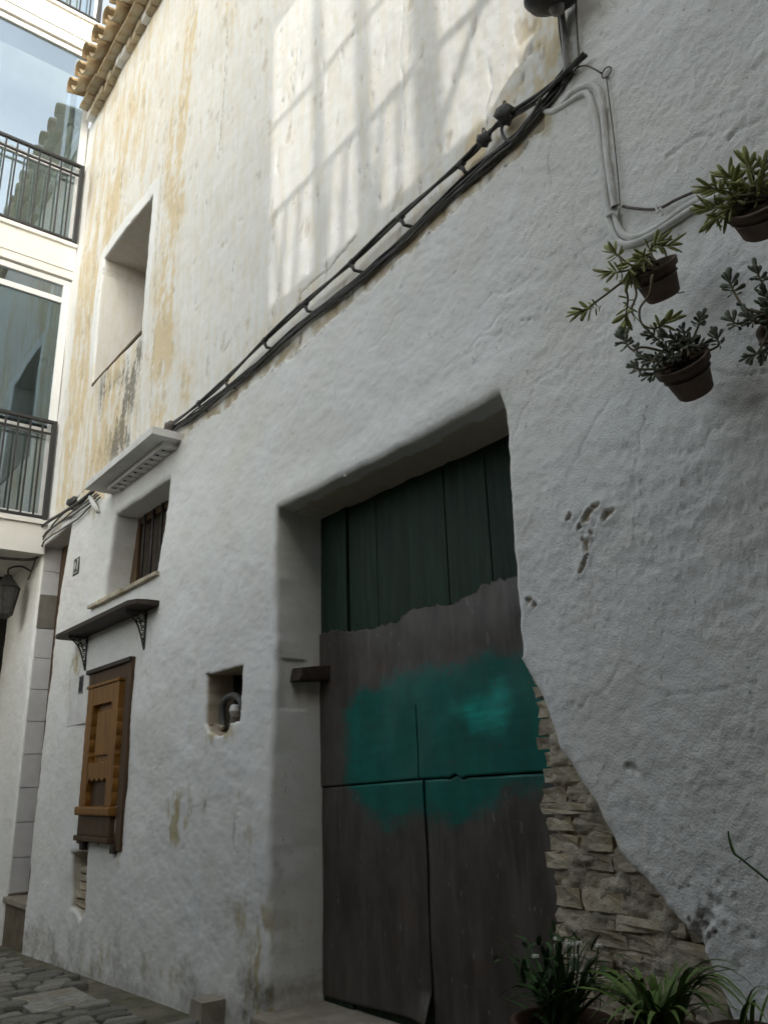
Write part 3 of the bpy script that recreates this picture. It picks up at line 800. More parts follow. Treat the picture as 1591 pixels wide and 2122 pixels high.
# ---- roof eave: brick courses and curved tiles
roof = MB().box(-8.42, 1.3, -0.06, 0.8, 9.66, 9.70).build('roof', 'mortar', house)
MB().add([(-8.42, -0.10, 9.80), (1.3, -0.10, 9.80), (1.3, 5.5, 11.6), (-8.42, 5.5, 11.6), (-8.42, 5.5, 9.6), (1.3, 5.5, 9.6), (-8.42, -0.10, 9.705), (1.3, -0.10, 9.705)],
         [(0, 1, 2, 3), (3, 2, 5, 4), (0, 3, 4, 6), (1, 7, 5, 2), (6, 7, 1, 0), (6, 4, 5, 7)]).build('roof_slope', 'tile_roof', roof)
bm_b = MB().box(-0.062, 0.062, -0.10, 0.06, -0.05, 0.05).me('eave_brick', bev=0.008)
bm_b.materials.append(MT['tile_roof'])
bm_w = MB().box(-0.062, 0.062, -0.10, 0.06, -0.05, 0.05).me('eave_brick', bev=0.008)
bm_w.materials.append(MT['slab'])
x = -8.40; k = 0
while x < -4.2:
    o = put('brick', bm_w if k in (0, 7, 8, 12) else bm_b, roof)
    o.location = (x, 0.02 + random.uniform(-.012, .012), 9.50 + random.uniform(-.006, .006))
    o.rotation_euler = (random.uniform(-.04, .04), random.uniform(-.05, .05), random.uniform(-.06, .06))
    x += 0.142; k += 1
bm_f = MB().box(-0.145, 0.145, -0.19, 0.06, -0.02, 0.02).me('eave_flat_brick', bev=0.006)
bm_f.materials.append(MT['tile_roof'])
x = -8.30
while x < -4.2:
    o = put('brick', bm_f, roof)
    o.location = (x, 0.0 + random.uniform(-.01, .01), 9.585 + random.uniform(-.005, .005))
    o.rotation_euler = (random.uniform(-.02, .02), random.uniform(-.03, .03), random.uniform(-.03, .03))
    x += 0.302
def curved_tile(up, r0=0.115, r1=0.09, L=0.62, th=0.014):
    vs = []; fs = []
    n = 9
    for (yy, r) in ((0, r0), (L, r1)):
        for rr in (r, r - th):
            for k in range(n):
                a = math.pi * k / (n - 1)
                vs.append((rr * math.cos(a), yy, (rr * math.sin(a)) * (1 if up else -1)))
    A, B, C_, D = 0, n, 2 * n, 3 * n
    for k in range(n - 1):
        fs += [(A + k, A + k + 1, C_ + k + 1, C_ + k), (B + k + 1, B + k, D + k, D + k + 1), (A + k + 1, A + k, B + k, B + k + 1), (C_ + k, C_ + k + 1, D + k + 1, D + k)]
    fs += [(A, C_, D, B), (A + n - 1, B + n - 1, D + n - 1, C_ + n - 1)]
    me = mesh('curved_tile', vs, fs, True); me.materials.append(MT['tile_roof'])
    return me
t_up, t_dn = curved_tile(True), curved_tile(False, 0.125, 0.105)
x = -8.34
while x < -4.0:
    o = put('tile', t_dn, roof); o.location = (x + 0.125, -0.31 + random.uniform(-.02, .02), 9.745); o.rotation_euler = (0.22, random.uniform(-.03, .03), random.uniform(-.03, .03))
    o = put('tile', t_up, roof); o.location = (x - 0.03, -0.34 + random.uniform(-.02, .02), 9.755); o.rotation_euler = (0.22, random.uniform(-.03, .03), random.uniform(-.03, .03))
    x += 0.30

# ---- exposed masonry beside the big door
MB().box(-2.035, -1.15, 0.075, 0.42, 0.05, 1.96).build('mortar_bed', 'mortar', wall)
_xs = np.linspace(-2.045, -1.14, 70); _zs = np.linspace(0.06, 1.95, 140)
_X, _Z = np.meshgrid(_xs, _zs)
_Y = 0.047 - 0.030 * np.clip(fbm(_X + 3, _Z * 1.6, 0.11, 4, .6) + 0.02, -0.5, 0.6) + np.clip((-2.02 - _X) / .025, 0, 1) * 0.05
_i = np.arange(_X.size).reshape(_X.shape)
put('mortar_smear', mesh('mortar_smear', np.stack([_X.ravel(), _Y.ravel(), _Z.ravel()], 1).tolist(), np.stack([_i[:-1, :-1], _i[:-1, 1:], _i[1:, 1:], _i[1:, :-1]], -1).reshape(-1, 4).tolist(), True), wall, 'mortar')
def rough_brick(seed, w, hh, d):
    rg = random.Random(seed)
    bm = bmesh.new()
    bmesh.ops.create_cube(bm, size=1)
    bmesh.ops.subdivide_edges(bm, edges=bm.edges, cuts=1, use_grid_fill=True)
    for v in bm.verts:
        r = Vector(v.co); c = max(abs(r.x), abs(r.y), abs(r.z))
        k = sum(abs(q) > 0.4 for q in r)
        sc = {3: 0.965, 2: 0.99}.get(k, 1.0)
        v.co = Vector((r.x * w * (sc if k > 1 else 1) , r.y * d, r.z * hh * sc)) + Vector((rg.uniform(-1, 1) * .006, rg.uniform(-1, 1) * .007, rg.uniform(-1, 1) * .004))
    me = bpy.data.meshes.new('brick'); bm.to_mesh(me); bm.free()
    me.materials.append(MT['brick'])
    return me
rg = random.Random(11)
def diag_x(z):
    pts = [(-2.04, 1.93), (-1.985, 1.83), (-1.93, 1.63), (-1.79, 1.46), (-1.725, 1.31), (-1.58, 1.175), (-1.48, 1.08), (-1.43, 0.95), (-1.36, 0.72), (-1.30, 0.05)]
    for (x1, z1), (x2, z2) in zip(pts, pts[1:]):
        if z2 <= z <= z1: return x1 + (x2 - x1) * (z1 - z) / (z1 - z2)
    return -1.3
zc = 0.35; row = 0
while zc < 1.93:
    hh = rg.uniform(0.036, 0.062)
    xe = diag_x(zc) + 0.09
    xx = -2.07 + rg.uniform(-.018, .02)
    first = True
    while xx < xe:
        w = rg.choice((0.10, 0.13, 0.17, 0.22, 0.25)) if not (first and row % 2) else rg.uniform(.09, .12)
        o = put('brick', rough_brick(rg.random(), w, hh, 0.28), wall)
        o.location = (xx + w / 2, 0.183 + rg.uniform(-.009, .009), zc + hh / 2)
        o.rotation_euler = (rg.uniform(-.02, .02), rg.uniform(-.02, .02), rg.uniform(-.025, .025))
        xx += w + rg.uniform(.005, .011); first = False
    zc += hh + rg.uniform(.007, .012); row += 1

# ---- the big old door
door = put('door', None, house, label='dark green plank door patched with bare sheets and teal paint')
y0 = DOOR_Y
gaps = [P(u, v, y0).x for u, v in ((722, 1200), (780, 1150), (846, 1150), (925, 1120), (1012, 1080))] + [-2.15, -1.95]
for a, c in zip(gaps, gaps[1:]):
    bx = MB().box(a + 0.003, c - 0.003, y0 + random.uniform(-.003, .004), y0 + 0.03, 0.5, 3.07)
    bx.build('plank', 'plank', door, bev=0.003)
MB().box(-3.95, gaps[0] - 0.004, y0 - 0.012, y0 + 0.04, 0.48, 3.07).build('door_stile', 'plank', door, bev=0.004)
MB().box(-3.93, -1.9, y0 + 0.045, y0 + 0.06, 0.4, 3.2).build('door_backing', 'dark', door)

teal_poly = [W2(*p) for p in [(720, 1472), (762, 1418), (860, 1392), (1000, 1362), (1090, 1345), (1130, 1340), (1140, 1622), (1050, 1640), (1030, 1668), (945, 1702), (790, 1704), (748, 1662), (722, 1622)]]
def door_pt(u, v): p = P(u, v, y0 - 0.01); return (p.x, p.z)
teal_poly = [door_pt(*p) for p in [(718, 1475), (765, 1420), (860, 1390), (1000, 1362), (1090, 1345), (1150, 1340), (1160, 1618), (1050, 1640), (1030, 1668), (945, 1702), (790, 1704), (748, 1662), (718, 1620)]]
teal_highlight = [door_pt(*p) for p in [(945, 1462), (1010, 1440), (1040, 1410), (1062, 1440), (1050, 1515), (985, 1512)]]  # outline of the highlight put into the teal colour
def sheet(name, xa, xb, zb, zt, yy, seed, curl=0.0, slit=None):
    """a thin, slightly buckled sheet between two lower/upper edge functions"""
    nx = max(6, int(abs(xb(1) - xa(1)) / 0.0085)); nz = 80
    S_, T_ = np.meshgrid(np.linspace(0, 1, nx + 1), np.linspace(0, 1, nz + 1))
    XA = xa(T_); XB = xb(T_)
    X = XA + (XB - XA) * S_
    ZB = zb(X); ZT = zt(X)
    Z = ZB + (ZT - ZB) * T_
    Y = yy + fbm(X + seed, Z, 0.35, 2) * 0.008
    if curl: Y = Y - curl * np.clip((S_ - 0.72) / 0.28, 0, 1) ** 2 * np.clip((0.12 - T_) / 0.12, 0, 1)
    x = X.ravel(); z = Z.ravel(); y = Y.ravel()
    d, _, _ = seg_dist(x, z, teal_poly)
    ins = poly_inside(x, z, teal_poly)
    sd = np.where(ins, d, -d) + fbm(x * .8 + 5, z * 1.3, 0.22, 5, .6) * 0.07
    tl = np.clip(0.5 + sd / 0.15, 0, 1)
    d2, _, _ = seg_dist(x, z, teal_highlight); in2 = poly_inside(x, z, teal_highlight)
    br = np.clip(0.45 + np.where(in2, d2, -d2) / 0.09 + fbm(x, z, .12, 3) * .3, 0, 1)
    idx = np.arange((nx + 1) * (nz + 1)).reshape(nz + 1, nx + 1)
    q = np.stack([idx[:-1, :-1], idx[:-1, 1:], idx[1:, 1:], idx[1:, :-1]], -1).reshape(-1, 4)
    if slit:
        cxs = X[:-1, :-1] * .5 + X[:-1, 1:] * .5 + fbm(Z[:-1, :-1], Z[:-1, :-1] * 0 + 2, .2, 2) * .006
        q = q[~((np.abs(cxs - slit[0]) < .0045) & (T_[:-1, :-1] < slit[1])).ravel()]
    n = len(x)
    vs = np.concatenate([np.stack([x, y, z], 1), np.stack([x, y + 0.004, z], 1)])
    fs = [tuple(f) for f in q] + [tuple(f[::-1] + n) for f in q]
    rim = list(idx[0, :]) + list(idx[1:, -1]) + list(idx[-1, -2::-1]) + list(idx[-2:0:-1, 0])
    fs += [(rim[i], rim[i] + n, rim[(i + 1) % len(rim)] + n, rim[(i + 1) % len(rim)]) for i in range(len(rim))]
    me = mesh(name, vs, fs, True)
    at = me.attributes.new('paint', 'FLOAT_COLOR', 'POINT')
    c4 = np.zeros((2 * n, 4)); c4[:, 0] = np.tile(tl, 2); c4[:, 1] = np.tile(br, 2); c4[:, 3] = 1
    at.data.foreach_set('color', c4.astype(np.float32).ravel())
    return put('sheet_panel', me, door, 'sheet')
def lin(pts):
    pts = sorted(pts); px = [p[0] for p in pts]; pz = [p[1] for p in pts]
    return lambda X: np.interp(X, px, pz)
top_e = lin([door_pt(*p) for p in [(676, 1310), (780, 1292), (800, 1288), (860, 1262), (930, 1242), (985, 1215), (1010, 1205), (1075, 1192), (1120, 1180)]])
top_j = lambda X: top_e(X) + fbm(np.asarray(X) + 2, np.asarray(X) * 0.0 + .3, 0.42, 6, .72) * 0.05
seam = lin([door_pt(*p) for p in [(676, 1632), (870, 1616), (1113, 1602), (1150, 1600)]])
seam_j = lambda X: seam(X) + 0.012 * np.exp(-((np.asarray(X) - door_pt(950, 1605)[0]) / .05) ** 2) * np.sin(np.asarray(X) * 60)
bot = lin([door_pt(*p) for p in [(690, 2068), (865, 2112), (1200, 2200)]])
xl = door_pt(722, 1500)[0]; xs1 = door_pt(866, 1500)[0]; xs2 = door_pt(893, 1900)[0]
cst = lambda v: (lambda T: np.asarray(T) * 0 + v)
sheet('sheet_panel', cst(-3.90), cst(-1.98), lambda X: seam_j(X) + .005, top_j, y0 - 0.022, 1, slit=(xs1, .42))
sheet('sheet_panel', cst(-3.86), cst(xs2 - .002), bot, lambda X: seam_j(X) - .002, y0 - 0.022, 3, curl=0.05)
sheet('sheet_panel', cst(xs2 + .003), cst(-1.95), bot, lambda X: seam_j(X) - .002, y0 - 0.016, 4)
# wooden bolt stump in the jamb
q = [PX(u, v, -3.84) for u, v in ((604, 1405), (625, 1380), (668, 1378), (672, 1412), (640, 1412))]
zz = sum(p.z for p in q) / 5
bb = MB()
bb.add([(-3.90, .10, zz - .045), (-3.80, .11, zz - .04), (-3.80, .13, zz + .03), (-3.90, .12, zz + .035), (-3.90, .34, zz - .03), (-3.77, .34, zz - .03), (-3.77, .34, zz + .055), (-3.90, .34, zz + .055)],
       [(0, 1, 2, 3), (4, 7, 6, 5), (0, 4, 5, 1), (1, 5, 6, 2), (2, 6, 7, 3), (3, 7, 4, 0)])
bb.build('bolt_stump', 'dark_wood', door, bev=0.008)
# threshold
MB().box(-3.90, -1.9, -0.10, 0.42, 0.20, 0.505).build('threshold', 'step', house, bev=0.015)

# ---- small barred window with its slab and brick sill
win = put('barred_window', None, house)
wy = 0.21
MB().box(-6.75, -5.3, wy + .03, wy + .05, 2.95, 3.85).build('shutter', 'dark_wood', win)
MB().box(-6.70, -6.50, wy - 0.01, wy + .028, 3.0, 3.8).build('frame_stile', 'brown_wood', win, bev=.004)
MB().box(-6.50, -5.35, wy - 0.01, wy + .028, 3.70, 3.80).build('frame_head', 'brown_wood', win, bev=.004)
MB().box(-6.50, -5.35, wy - 0.01, wy + .028, 3.0, 3.06).build('frame_rail', 'brown_wood', win, bev=.004)
for xx in (-6.36, -6.18, -6.0, -5.82, -5.64):
    MB().tube([(xx, wy - .02, 3.03), (xx, wy - .02, 3.75)], 0.012, 8).build('bar', 'iron', win, smooth=True)
sill = put('window_sill', None, house)
xx = -6.90
while xx < -5.50:
    w = random.uniform(.22, .29)
    o = MB().box(xx, min(xx + w - .008, -5.48), -0.055 + random.uniform(-.006, .006), 0.22, 3.008 + random.uniform(-.004, .003), 3.042 + random.uniform(-.003, .003)).build('brick', 'brick', sill, bev=.006)
    xx += w
canopy = put('window_slab', None, house, label='white concrete slab over the small window with a row of holes beneath')
MB().box(-6.66, -5.235, -0.24, 0.05, 3.985, 4.045).build('slab', 'slab', canopy, bev=.004)
# under-slab rib with open brick cells
vs = []; rib = MB()
xa, xb, n = -6.42, -5.36, 21
rib.box(-6.46, -5.32, -0.115, 0.02, 3.945, 3.984)
rb = rib.build('rib', 'slab', canopy)
bm = bmesh.new(); bm.from_mesh(rb.data)
bot_f = min(bm.faces, key=lambda f: f.calc_center_median().z)
res = bmesh.ops.subdivide_edges(bm, edges=[e for e in bot_f.edges if abs((e.verts[0].co - e.verts[1].co).x) > .5], cuts=20, use_grid_fill=True)
bm.faces.ensure_lookup_table()
cells = sorted([f for f in bm.faces if f.normal.z < -.9], key=lambda f: f.calc_center_median().x)
for i, f in enumerate(cells):
    if i % 2 == 1:
        r = bmesh.ops.inset_individual(bm, faces=[f], thickness=.012)
        for v in f.verts: v.co.z += 0.022; v.co.y = -0.075 + (v.co.y + 0.05) * 0.25
bm.to_mesh(rb.data); bm.free()
for i in range(10):
    cx_ = -6.46 + (i * 2 + 1.5) * (1.14 / 21)
    MB().box(cx_ - .013, cx_ + .013, -0.088, -0.068, 3.9442, 3.9449).build('hole_shade', 'dark', canopy)  # thin dark plate painting the shade inside each hole

# ---- upper window back
uwin = put('upper_window', None, house)
MB().box(-7.6, -6.15, 0.485, 0.52, 5.3, 7.0).build('shutter', 'brown_wood', uwin)
MB().box(-7.515, -6.265, -0.004, 0.48, 5.395, 5.422).build('sill_board', 'riser', uwin, bev=.004)

# ---- neighbour's doorway: tiled jamb, door, step
nd_ = put('neighbour_door', None, house, label='brown door set back in a tiled doorway')
MB().box(-8.7, -7.6, 0.185, 0.22, 0.6, 4.05).build('leaf', 'brown_wood', nd_)
for zz in (0.9, 1.7, 2.5, 3.3):
    MB().box(-8.45, -8.0, 0.172, 0.184, zz, zz + 0.6).build('panel', 'brown_wood', nd_, bev=.004)
z = 0.62; k = 0
hs_ = [0.30] * 4 + [0.33, 0.33, 0.33]
tiles = [(0.66, 0.96), (0.966, 1.27), (1.276, 1.58), (1.586, 1.89), (1.896, 2.20), (2.206, 2.51), (2.516, 2.82), (2.826, 3.12), (3.126, 3.47), (3.476, 3.72), (3.726, 3.97)]
for i, (a, c) in enumerate(tiles):
    MB().box(-8.645, -8.598, 0.012, 0.183, a, c).build('tile', 'tile_dark' if i == 8 else 'tile_wall', nd_, bev=.002)
MB().box(-8.66, -7.88, -0.02, 0.20, 0.585, 0.635).build('step_tread', 'step', nd_, bev=.008)
MB().box(-8.65, -7.90, 0.012, 0.20, 0.1, 0.584).build('step_riser', 'riser', nd_)

# ---- meter niche
mn_ = put('meter_niche', None, house)
MB().box(-4.78, -4.16, 0.19, 0.22, 1.75, 2.3).build('niche_back', 'dark', mn_)
hp = [P(u, v, 0.09) for u, v in ((464, 1512), (461, 1480), (463, 1458), (473, 1445), (487, 1442), (499, 1452), (505, 1470))]
MB().tube(spline(hp, 6), 0.021, 10).build('hose', 'hose', mn_, smooth=True)
c = P(487, 1472, 0.07)
MB().lathe([(0.0, .035), (.022, .033), (.03, .02), (.034, 0.0), (.036, -.008), (.03, -.012), (.028, -.04), (0.0, -.042)], (c.x, c.y, c.z), 14).build('valve_cap', 'plastic_white', mn_, smooth=True)
MB().lathe([(0.024, -.04), (.028, -.06), (.026, -.13)], (c.x, c.y, c.z), 12).build('valve_body', 'wire', mn_, smooth=True)
for i in range(9):
    q = P(random.uniform(436, 492), random.uniform(1500, 1522), random.uniform(.03, .12))
    o = put('rubble', rough_brick(i + .3, .05, .035, .05), mn_); o.location = q; o.rotation_euler = (random.random() * 3, random.random() * 3, random.random())
    o.scale = (random.uniform(.5, 1),) * 3
# ---- small brick niche near the ground
bn_ = put('brick_niche', None, house)
MB().box(-6.98, -6.44, 0.13, 0.16, 0.55, 1.2).build('niche_back', 'mortar', bn_)
z = 0.71
while z < 1.0:
    o = put('brick', rough_brick(z, .40, .045, .12), bn_); o.location = (-6.72, 0.12 + random.uniform(-.02, .02), z + .02)
    z += .058
# stone block at the foot of the wall
q = PZ(448, 2100, 0.42)
blk = put('kerb_block', rough_brick(3.3, .15, .20, .15), None, 'cobble', 'worn stone block standing at the foot of the white wall beside the doorway', 'stone')
blk.location = (q.x, -0.07, 0.40)
blk.data.materials.clear(); blk.data.materials.append(MT['step'])

# ================================================================== GROUND
def gz(x, y=0.0): return 0.265 + 0.031 * (x + 7.9)
gx = [-60, -12, -9, -8, -7, -6, -5, -4, -3, -2, -1, 0, 2, 5, 60]
vs = []; fs = []
for x_ in gx:
    zz = gz(max(-12, min(5, x_)))
    for y_ in (-60, -3.6, -1.6, -0.4, 0.4, 60):
        vs.append((x_, y_, zz - 0.012))
for i in range(len(gx) - 1):
    for j in range(5):
        fs.append((i * 6 + j, (i + 1) * 6 + j, (i + 1) * 6 + j + 1, i * 6 + j + 1))
ground = put('ground', mesh('ground', vs, fs), None, 'ground', kind='structure')
cob = [rough_brick(100 + i, 1, 1, 1) for i in range(6)]
def cobble_mesh(seed):
    rg = random.Random(seed)
    bm = bmesh.new()
    n = 8
    ring = []
    for (s, zz) in ((1.0, -.5), (1.0, .25), (0.96, .42), (.88, .5)):
        r = []
        for k in range(n):
            a = 2 * math.pi * (k + .5) / n
            ca, sa = math.cos(a), math.sin(a)
            e = 0.36
            r.append(bm.verts.new((0.5 * s * math.copysign(abs(ca) ** e, ca) * (1 + rg.uniform(-.06, .06)), 0.5 * s * math.copysign(abs(sa) ** e, sa) * (1 + rg.uniform(-.06, .06)), zz * (1 + rg.uniform(-.1, .1)))))
        ring.append(r)
    for a, c in zip(ring, ring[1:]):
        for k in range(n): bm.faces.new((a[k], a[(k + 1) % n], c[(k + 1) % n], c[k]))
    bm.faces.new(ring[-1])
    me = bpy.data.meshes.new('cobble'); bm.to_mesh(me); bm.free()
    me.polygons.foreach_set('use_smooth', [True] * len(me.polygons))
    me.materials.append(MT['cobble'])
    return me
cob = [cobble_mesh(i) for i in range(7)]
rg = random.Random(21)
slots = []
x_ = -10.5
while x_ < 3.0:
    dx = rg.uniform(.10, .15)
    y_ = -3.2 + rg.uniform(0, .1)
    while y_ < -0.02:
        dy = rg.uniform(.14, .26)
        if y_ + dy > -0.12 - 0.10 * math.sin(x_ * 2.1) and x_ > -9: break
        slots.append((x_ + dx / 2, y_ + dy / 2, dx - rg.uniform(.012, .03), dy - rg.uniform(.014, .035))); y_ += dy
    x_ += dx
slab_c = (-5.62, -0.46)
near = []; far = []
for s in slots:
    if abs(s[0] - slab_c[0]) < .28 and abs(s[1] - slab_c[1]) < .24: continue
    d = (Vector((s[0], s[1], gz(s[0]))) - Vector(CAM))
    c3 = M @ np.array(d)
    u = CX + F_PX * c3[0] / c3[2] if c3[2] > 0 else -9999; v = CY + F_PX * c3[1] / c3[2] if c3[2] > 0 else 9999
    (near if (c3[2] > 0 and -60 < u < 1650 and v < 2180) else far).append(s)
near = near[:300]
for s in near:
    o = put('cobble', cob[rg.randrange(7)], ground)
    o.location = (s[0], s[1], gz(s[0]) - 0.006 + rg.uniform(-.010, .010)); o.scale = (s[2], s[3], 0.07)
    o.rotation_euler = (rg.uniform(-.05, .05), rg.uniform(-.05, .05), rg.uniform(-.06, .06))
vs = []; fs = []
for s in far:
    me = cob[rg.randrange(7)]
    k = len(vs)
    vs += [(s[0] + v.co.x * s[2], s[1] + v.co.y * s[3], gz(s[0]) - .012 + v.co.z * .07) for v in me.vertices]
    fs += [tuple(i + k for i in p.vertices) for p in me.polygons]
put('cobble_field', mesh('cobble_field', vs, fs, True), ground, 'cobble', kind='stuff')
sb = MB().box(slab_c[0] - .24, slab_c[0] + .24, slab_c[1] - .19, slab_c[1] + .19, gz(slab_c[0]) - .05, gz(slab_c[0]) + .022).build('paving_slab', 'slab', ground, bev=.008)
sb.data.materials[0] = MT['cobble']

# ================================================================== END BUILDING
EX = -8.55
endb = thing('apartment_building', 'white apartment building with glazed balconies closing the end of the alley', 'building', (EX, 0, 0))
endb.location = (0, 0, 0)
YL = -3.4
b = MB()
b.box(EX - 0.02, EX - 4.0, YL, -0.006, 3.89, 3.90)          # underside of the overhang
b.build('soffit', 'white_paint', endb)
for zt in (4.25, 7.69, 11.13):
    MB().box(EX - 0.55, EX + 0.03, YL, -0.006, zt - 0.05, zt).build('slab_edge', 'white_paint', endb, bev=.004)
    MB().box(EX - 0.55, EX, YL, -0.006, zt - 0.365, zt - 0.052).build('fascia', 'white_paint', endb, bev=.003)
MB().box(EX - 0.5, EX - 0.01, YL, -0.006, 10.62, 10.755).build('lintel', 'white_paint', endb)
MB().box(EX - 0.5, EX - 0.01, YL, -0.006, 7.22, 7.32).build('lintel', 'white_paint', endb)
MB().box(EX - 4.0, EX - 1.3, YL, -0.006, 3.91, 14.5).build('back_wall', 'interior', endb)
MB().box(EX - 1.3, EX + 0.0, YL - .2, YL - .001, 0.0, 14.5).build('side_wall', 'white_paint', endb)
MB().box(EX - 0.5, EX - 0.0, YL, -0.006, 13.9, 14.5).build('parapet', 'white_paint', endb)
def window(z0, z1, transom, name='glazed_balcony'):
    w = put('window', None, endb)
    xf0, xf1 = EX - 0.10, EX - 0.04
    yr = -0.010
    MB().box(xf0, xf1, yr - 0.085, yr, z0, z1).build('frame', 'alu', w, bev=.004)
    MB().box(xf0, xf1, YL, yr - 0.086, z1 - .07, z1).build('frame', 'alu', w, bev=.004)
    MB().box(xf0, xf1, YL, yr - 0.086, z0, z0 + .07).build('frame', 'alu', w, bev=.004)
    for yy in (-1.45, -2.6):
        MB().box(xf0, xf1, yy - .04, yy + .04, z0 + .071, z1 - .071).build('frame', 'alu', w, bev=.004)
    for t in transom:
        MB().box(xf0 + .004, xf1 - .004, YL, yr - 0.087, t - .035, t + .035).build('transom', 'alu', w, bev=.004)
    lv = [z0 + .071] + [q for t in transom for q in (t - .036, t + .036)] + [z1 - .071]
    for a, c in zip(lv[::2], lv[1::2]):
        for (ya, yb) in ((-1.409, -0.097), (-2.559, -1.491)):
            MB().box(EX - 0.074, EX - 0.066, ya, yb, a, c).build('pane', 'glass', w)
window(7.70, 10.60, [8.71])
window(4.26, 7.20, [6.93, 5.27])
window(11.14, 13.88, [12.15])
def railing(z0, z1):
    r = put('railing', None, endb)
    x0 = EX + 0.02
    MB().box(x0 - .022, x0 + .022, YL, -0.02, z1 - .035, z1).build('top_rail', 'rail_paint', r, bev=.004)
    MB().box(x0 - .012, x0 + .012, YL, -0.075, z1 - .165, z1 - .145).build('rail', 'rail_paint', r)
    MB().box(x0 - .015, x0 + .015, YL, -0.075, z0 + .012, z0 + .04).build('bottom_rail', 'rail_paint', r, bev=.003)
    MB().box(x0 - .025, x0 + .025, -0.07, -0.02, z0 + .003, z1 - .036).build('post', 'rail_paint', r, bev=.003)
    y = -0.165
    while y > -2.6:
        MB().box(x0 - .009, x0 + .009, y - .009, y + .009, z0 + .041, z1 - .036).build('baluster', 'rail_paint', r)
        y -= 0.125
railing(7.69, 8.81)
railing(4.25, 5.38)
railing(11.13, 12.25)
# things standing inside the glazed balconies
dp = thing('downpipe', 'white metal downpipe standing behind the balcony glass', 'pipe', (0, 0, 0))
MB().tube([(EX - .125, -0.20, 4.26), (EX - .125, -0.20, 10.6)], 0.035, 12, False).build('pipe', 'alu', dp, smooth=True)
for zz in (6.15, 9.45):
    MB().lathe([(.036, -.015), (.043, -.015), (.043, .015), (.036, .015)], (EX - .125, -.20, zz), 12).build('bracket', 'pipe', dp)
ld = thing('step_ladder', 'white folding ladder leaning inside the lower glazed balcony', 'ladder', (0, 0, 0))
for dy in (0, -.16):
    a, c = Vector((EX - .125, -0.62 + dy, 4.40)), Vector((EX - .13, -0.34 + dy, 5.95 + dy))
    MB().tube([a, c], 0.022, 4).build('rail', 'alu', ld)
for i in range(5):
    t = .12 + i * .17
    a = Vector((EX - .125, -0.62, 4.40)).lerp(Vector((EX - .13, -0.34, 5.95)), t)
    MB().tube([a, a + Vector((0, -.16, 0))], 0.014, 6).build('rung', 'alu', ld)

# passage under the overhang, its shade put into near-black surfaces
MB().box(-13.0, -12.9, -3.4, 0.0, 0.0, 3.89).build('passage_end', 'dark', endb)
wl = MB().box(-13.0, -9.75, -0.30, -0.004, 0.0, 3.885).build('passage_shade_block', 'dark', endb)  # solid dark block standing in for a shaded opening

# lantern under the overhang
lan = thing('wall_lantern', 'dark iron wall lantern with dusty glass under the white overhang', 'lantern', (0, 0, 0))
lc = Vector((-8.95, -0.235, 3.62))
lt = MB()
def frus(mb, c, r0, r1, z0, z1, n=6):
    vs = []; 
    for r, zz in ((r0, z0), (r1, z1)):
        for k in range(n):
            a = 2 * math.pi * (k + .5) / n; vs.append((c.x + r * math.cos(a), c.y + r * math.sin(a), c.z + zz))
    fs = [(k, (k + 1) % n, n + (k + 1) % n, n + k) for k in range(n)] + [tuple(range(n - 1, -1, -1)), tuple(range(n, 2 * n))]
    mb.add(vs, fs)
g_ = MB(); frus(g_, lc, .075, .125, -.32, -.04); g_.build('glass', 'lantern_glass', lan)
c_ = MB(); frus(c_, lc, .145, .05, -.038, .07); frus(c_, lc, .05, .035, .071, .10); c_.build('cap', 'iron', lan)
b_ = MB(); frus(b_, lc, .05, .08, -.36, -.321); b_.build('base', 'iron', lan)
for k in range(6):
    a = 2 * math.pi * (k + .5) / 6
    MB().tube([(lc.x + .08 * math.cos(a), lc.y + .08 * math.sin(a), lc.z - .325), (lc.x + .13 * math.cos(a), lc.y + .13 * math.sin(a), lc.z - .036)], .007, 5).build('bar', 'iron', lan)
MB().tube(spline([(lc.x, lc.y, lc.z + .09), (lc.x, lc.y, lc.z + .17), (lc.x, -.12, lc.z + .21), (lc.x, -.01, lc.z + .17)], 6), .010, 6).build('bracket', 'iron', lan, smooth=True)

# ================================================================== OPPOSITE SIDE OF THE ALLEY (unseen; shades the wall, an added screen and bars shape the sun patch)
OY = -3.45
opp = thing('opposite_house', 'beige house across the alley, with an added screen shaping the sun patch', 'house', (0, 0, 0))
tx, tz = 2.0 * (-OY), 0.8 * (-OY)
th = 0.10
A0, A1 = -4.0 + tx, -2.52 + tx + 2 * th
B0, B1 = -2.30 + tx, -1.72 + tx + 2 * th
zb, zt = 4.55 + tz - 0.08, 6.9 + tz
zbt = 6.0 + tz
HL, HR = 3.3, 7.2
MB().box(-8.4, -1.9, OY - 5, OY, 0.0, HL).build('wall', 'opp_wall', opp)
MB().box(-1.9, 9.0, OY - 5, OY, 0.0, HR).build('wall', 'opp_wall', opp)
# screen wall added to shape the sunlight, with two openings (in wall coordinates the patch of sun: x -4.0..-2.5 and -2.32..-1.75, z from 4.6)
scr = MB()
z0_ = HR + .002
scr.box(2.3, A0, OY - th, OY, z0_, zt + .4)
scr.box(A0, A1, OY - th, OY, z0_, zb)
scr.box(A0, A1, OY - th, OY, zt, zt + .4)
scr.box(A1, B0, OY - th, OY, z0_, zt + .4)
scr.box(B0, B1, OY - th, OY, z0_, zb)
scr.box(B0, B1, OY - th, OY, zbt, zt + .4)
scr.box(B1, 9.0, OY - th, OY, z0_, zt + .4)
scr.build('sun_screen', 'opp_wall', opp)  # invented screen, lets the sun through in the shape of the patch
gr = put('sun_pattern_bars', None, opp)  # bars added only to pattern the patch of sun
ym = OY - 0.05
xm = -3.42 + tx + th
MB().box(xm - .045, xm + .03, ym - .015, ym + .015, zb, zt).build('mullion', 'iron', gr)
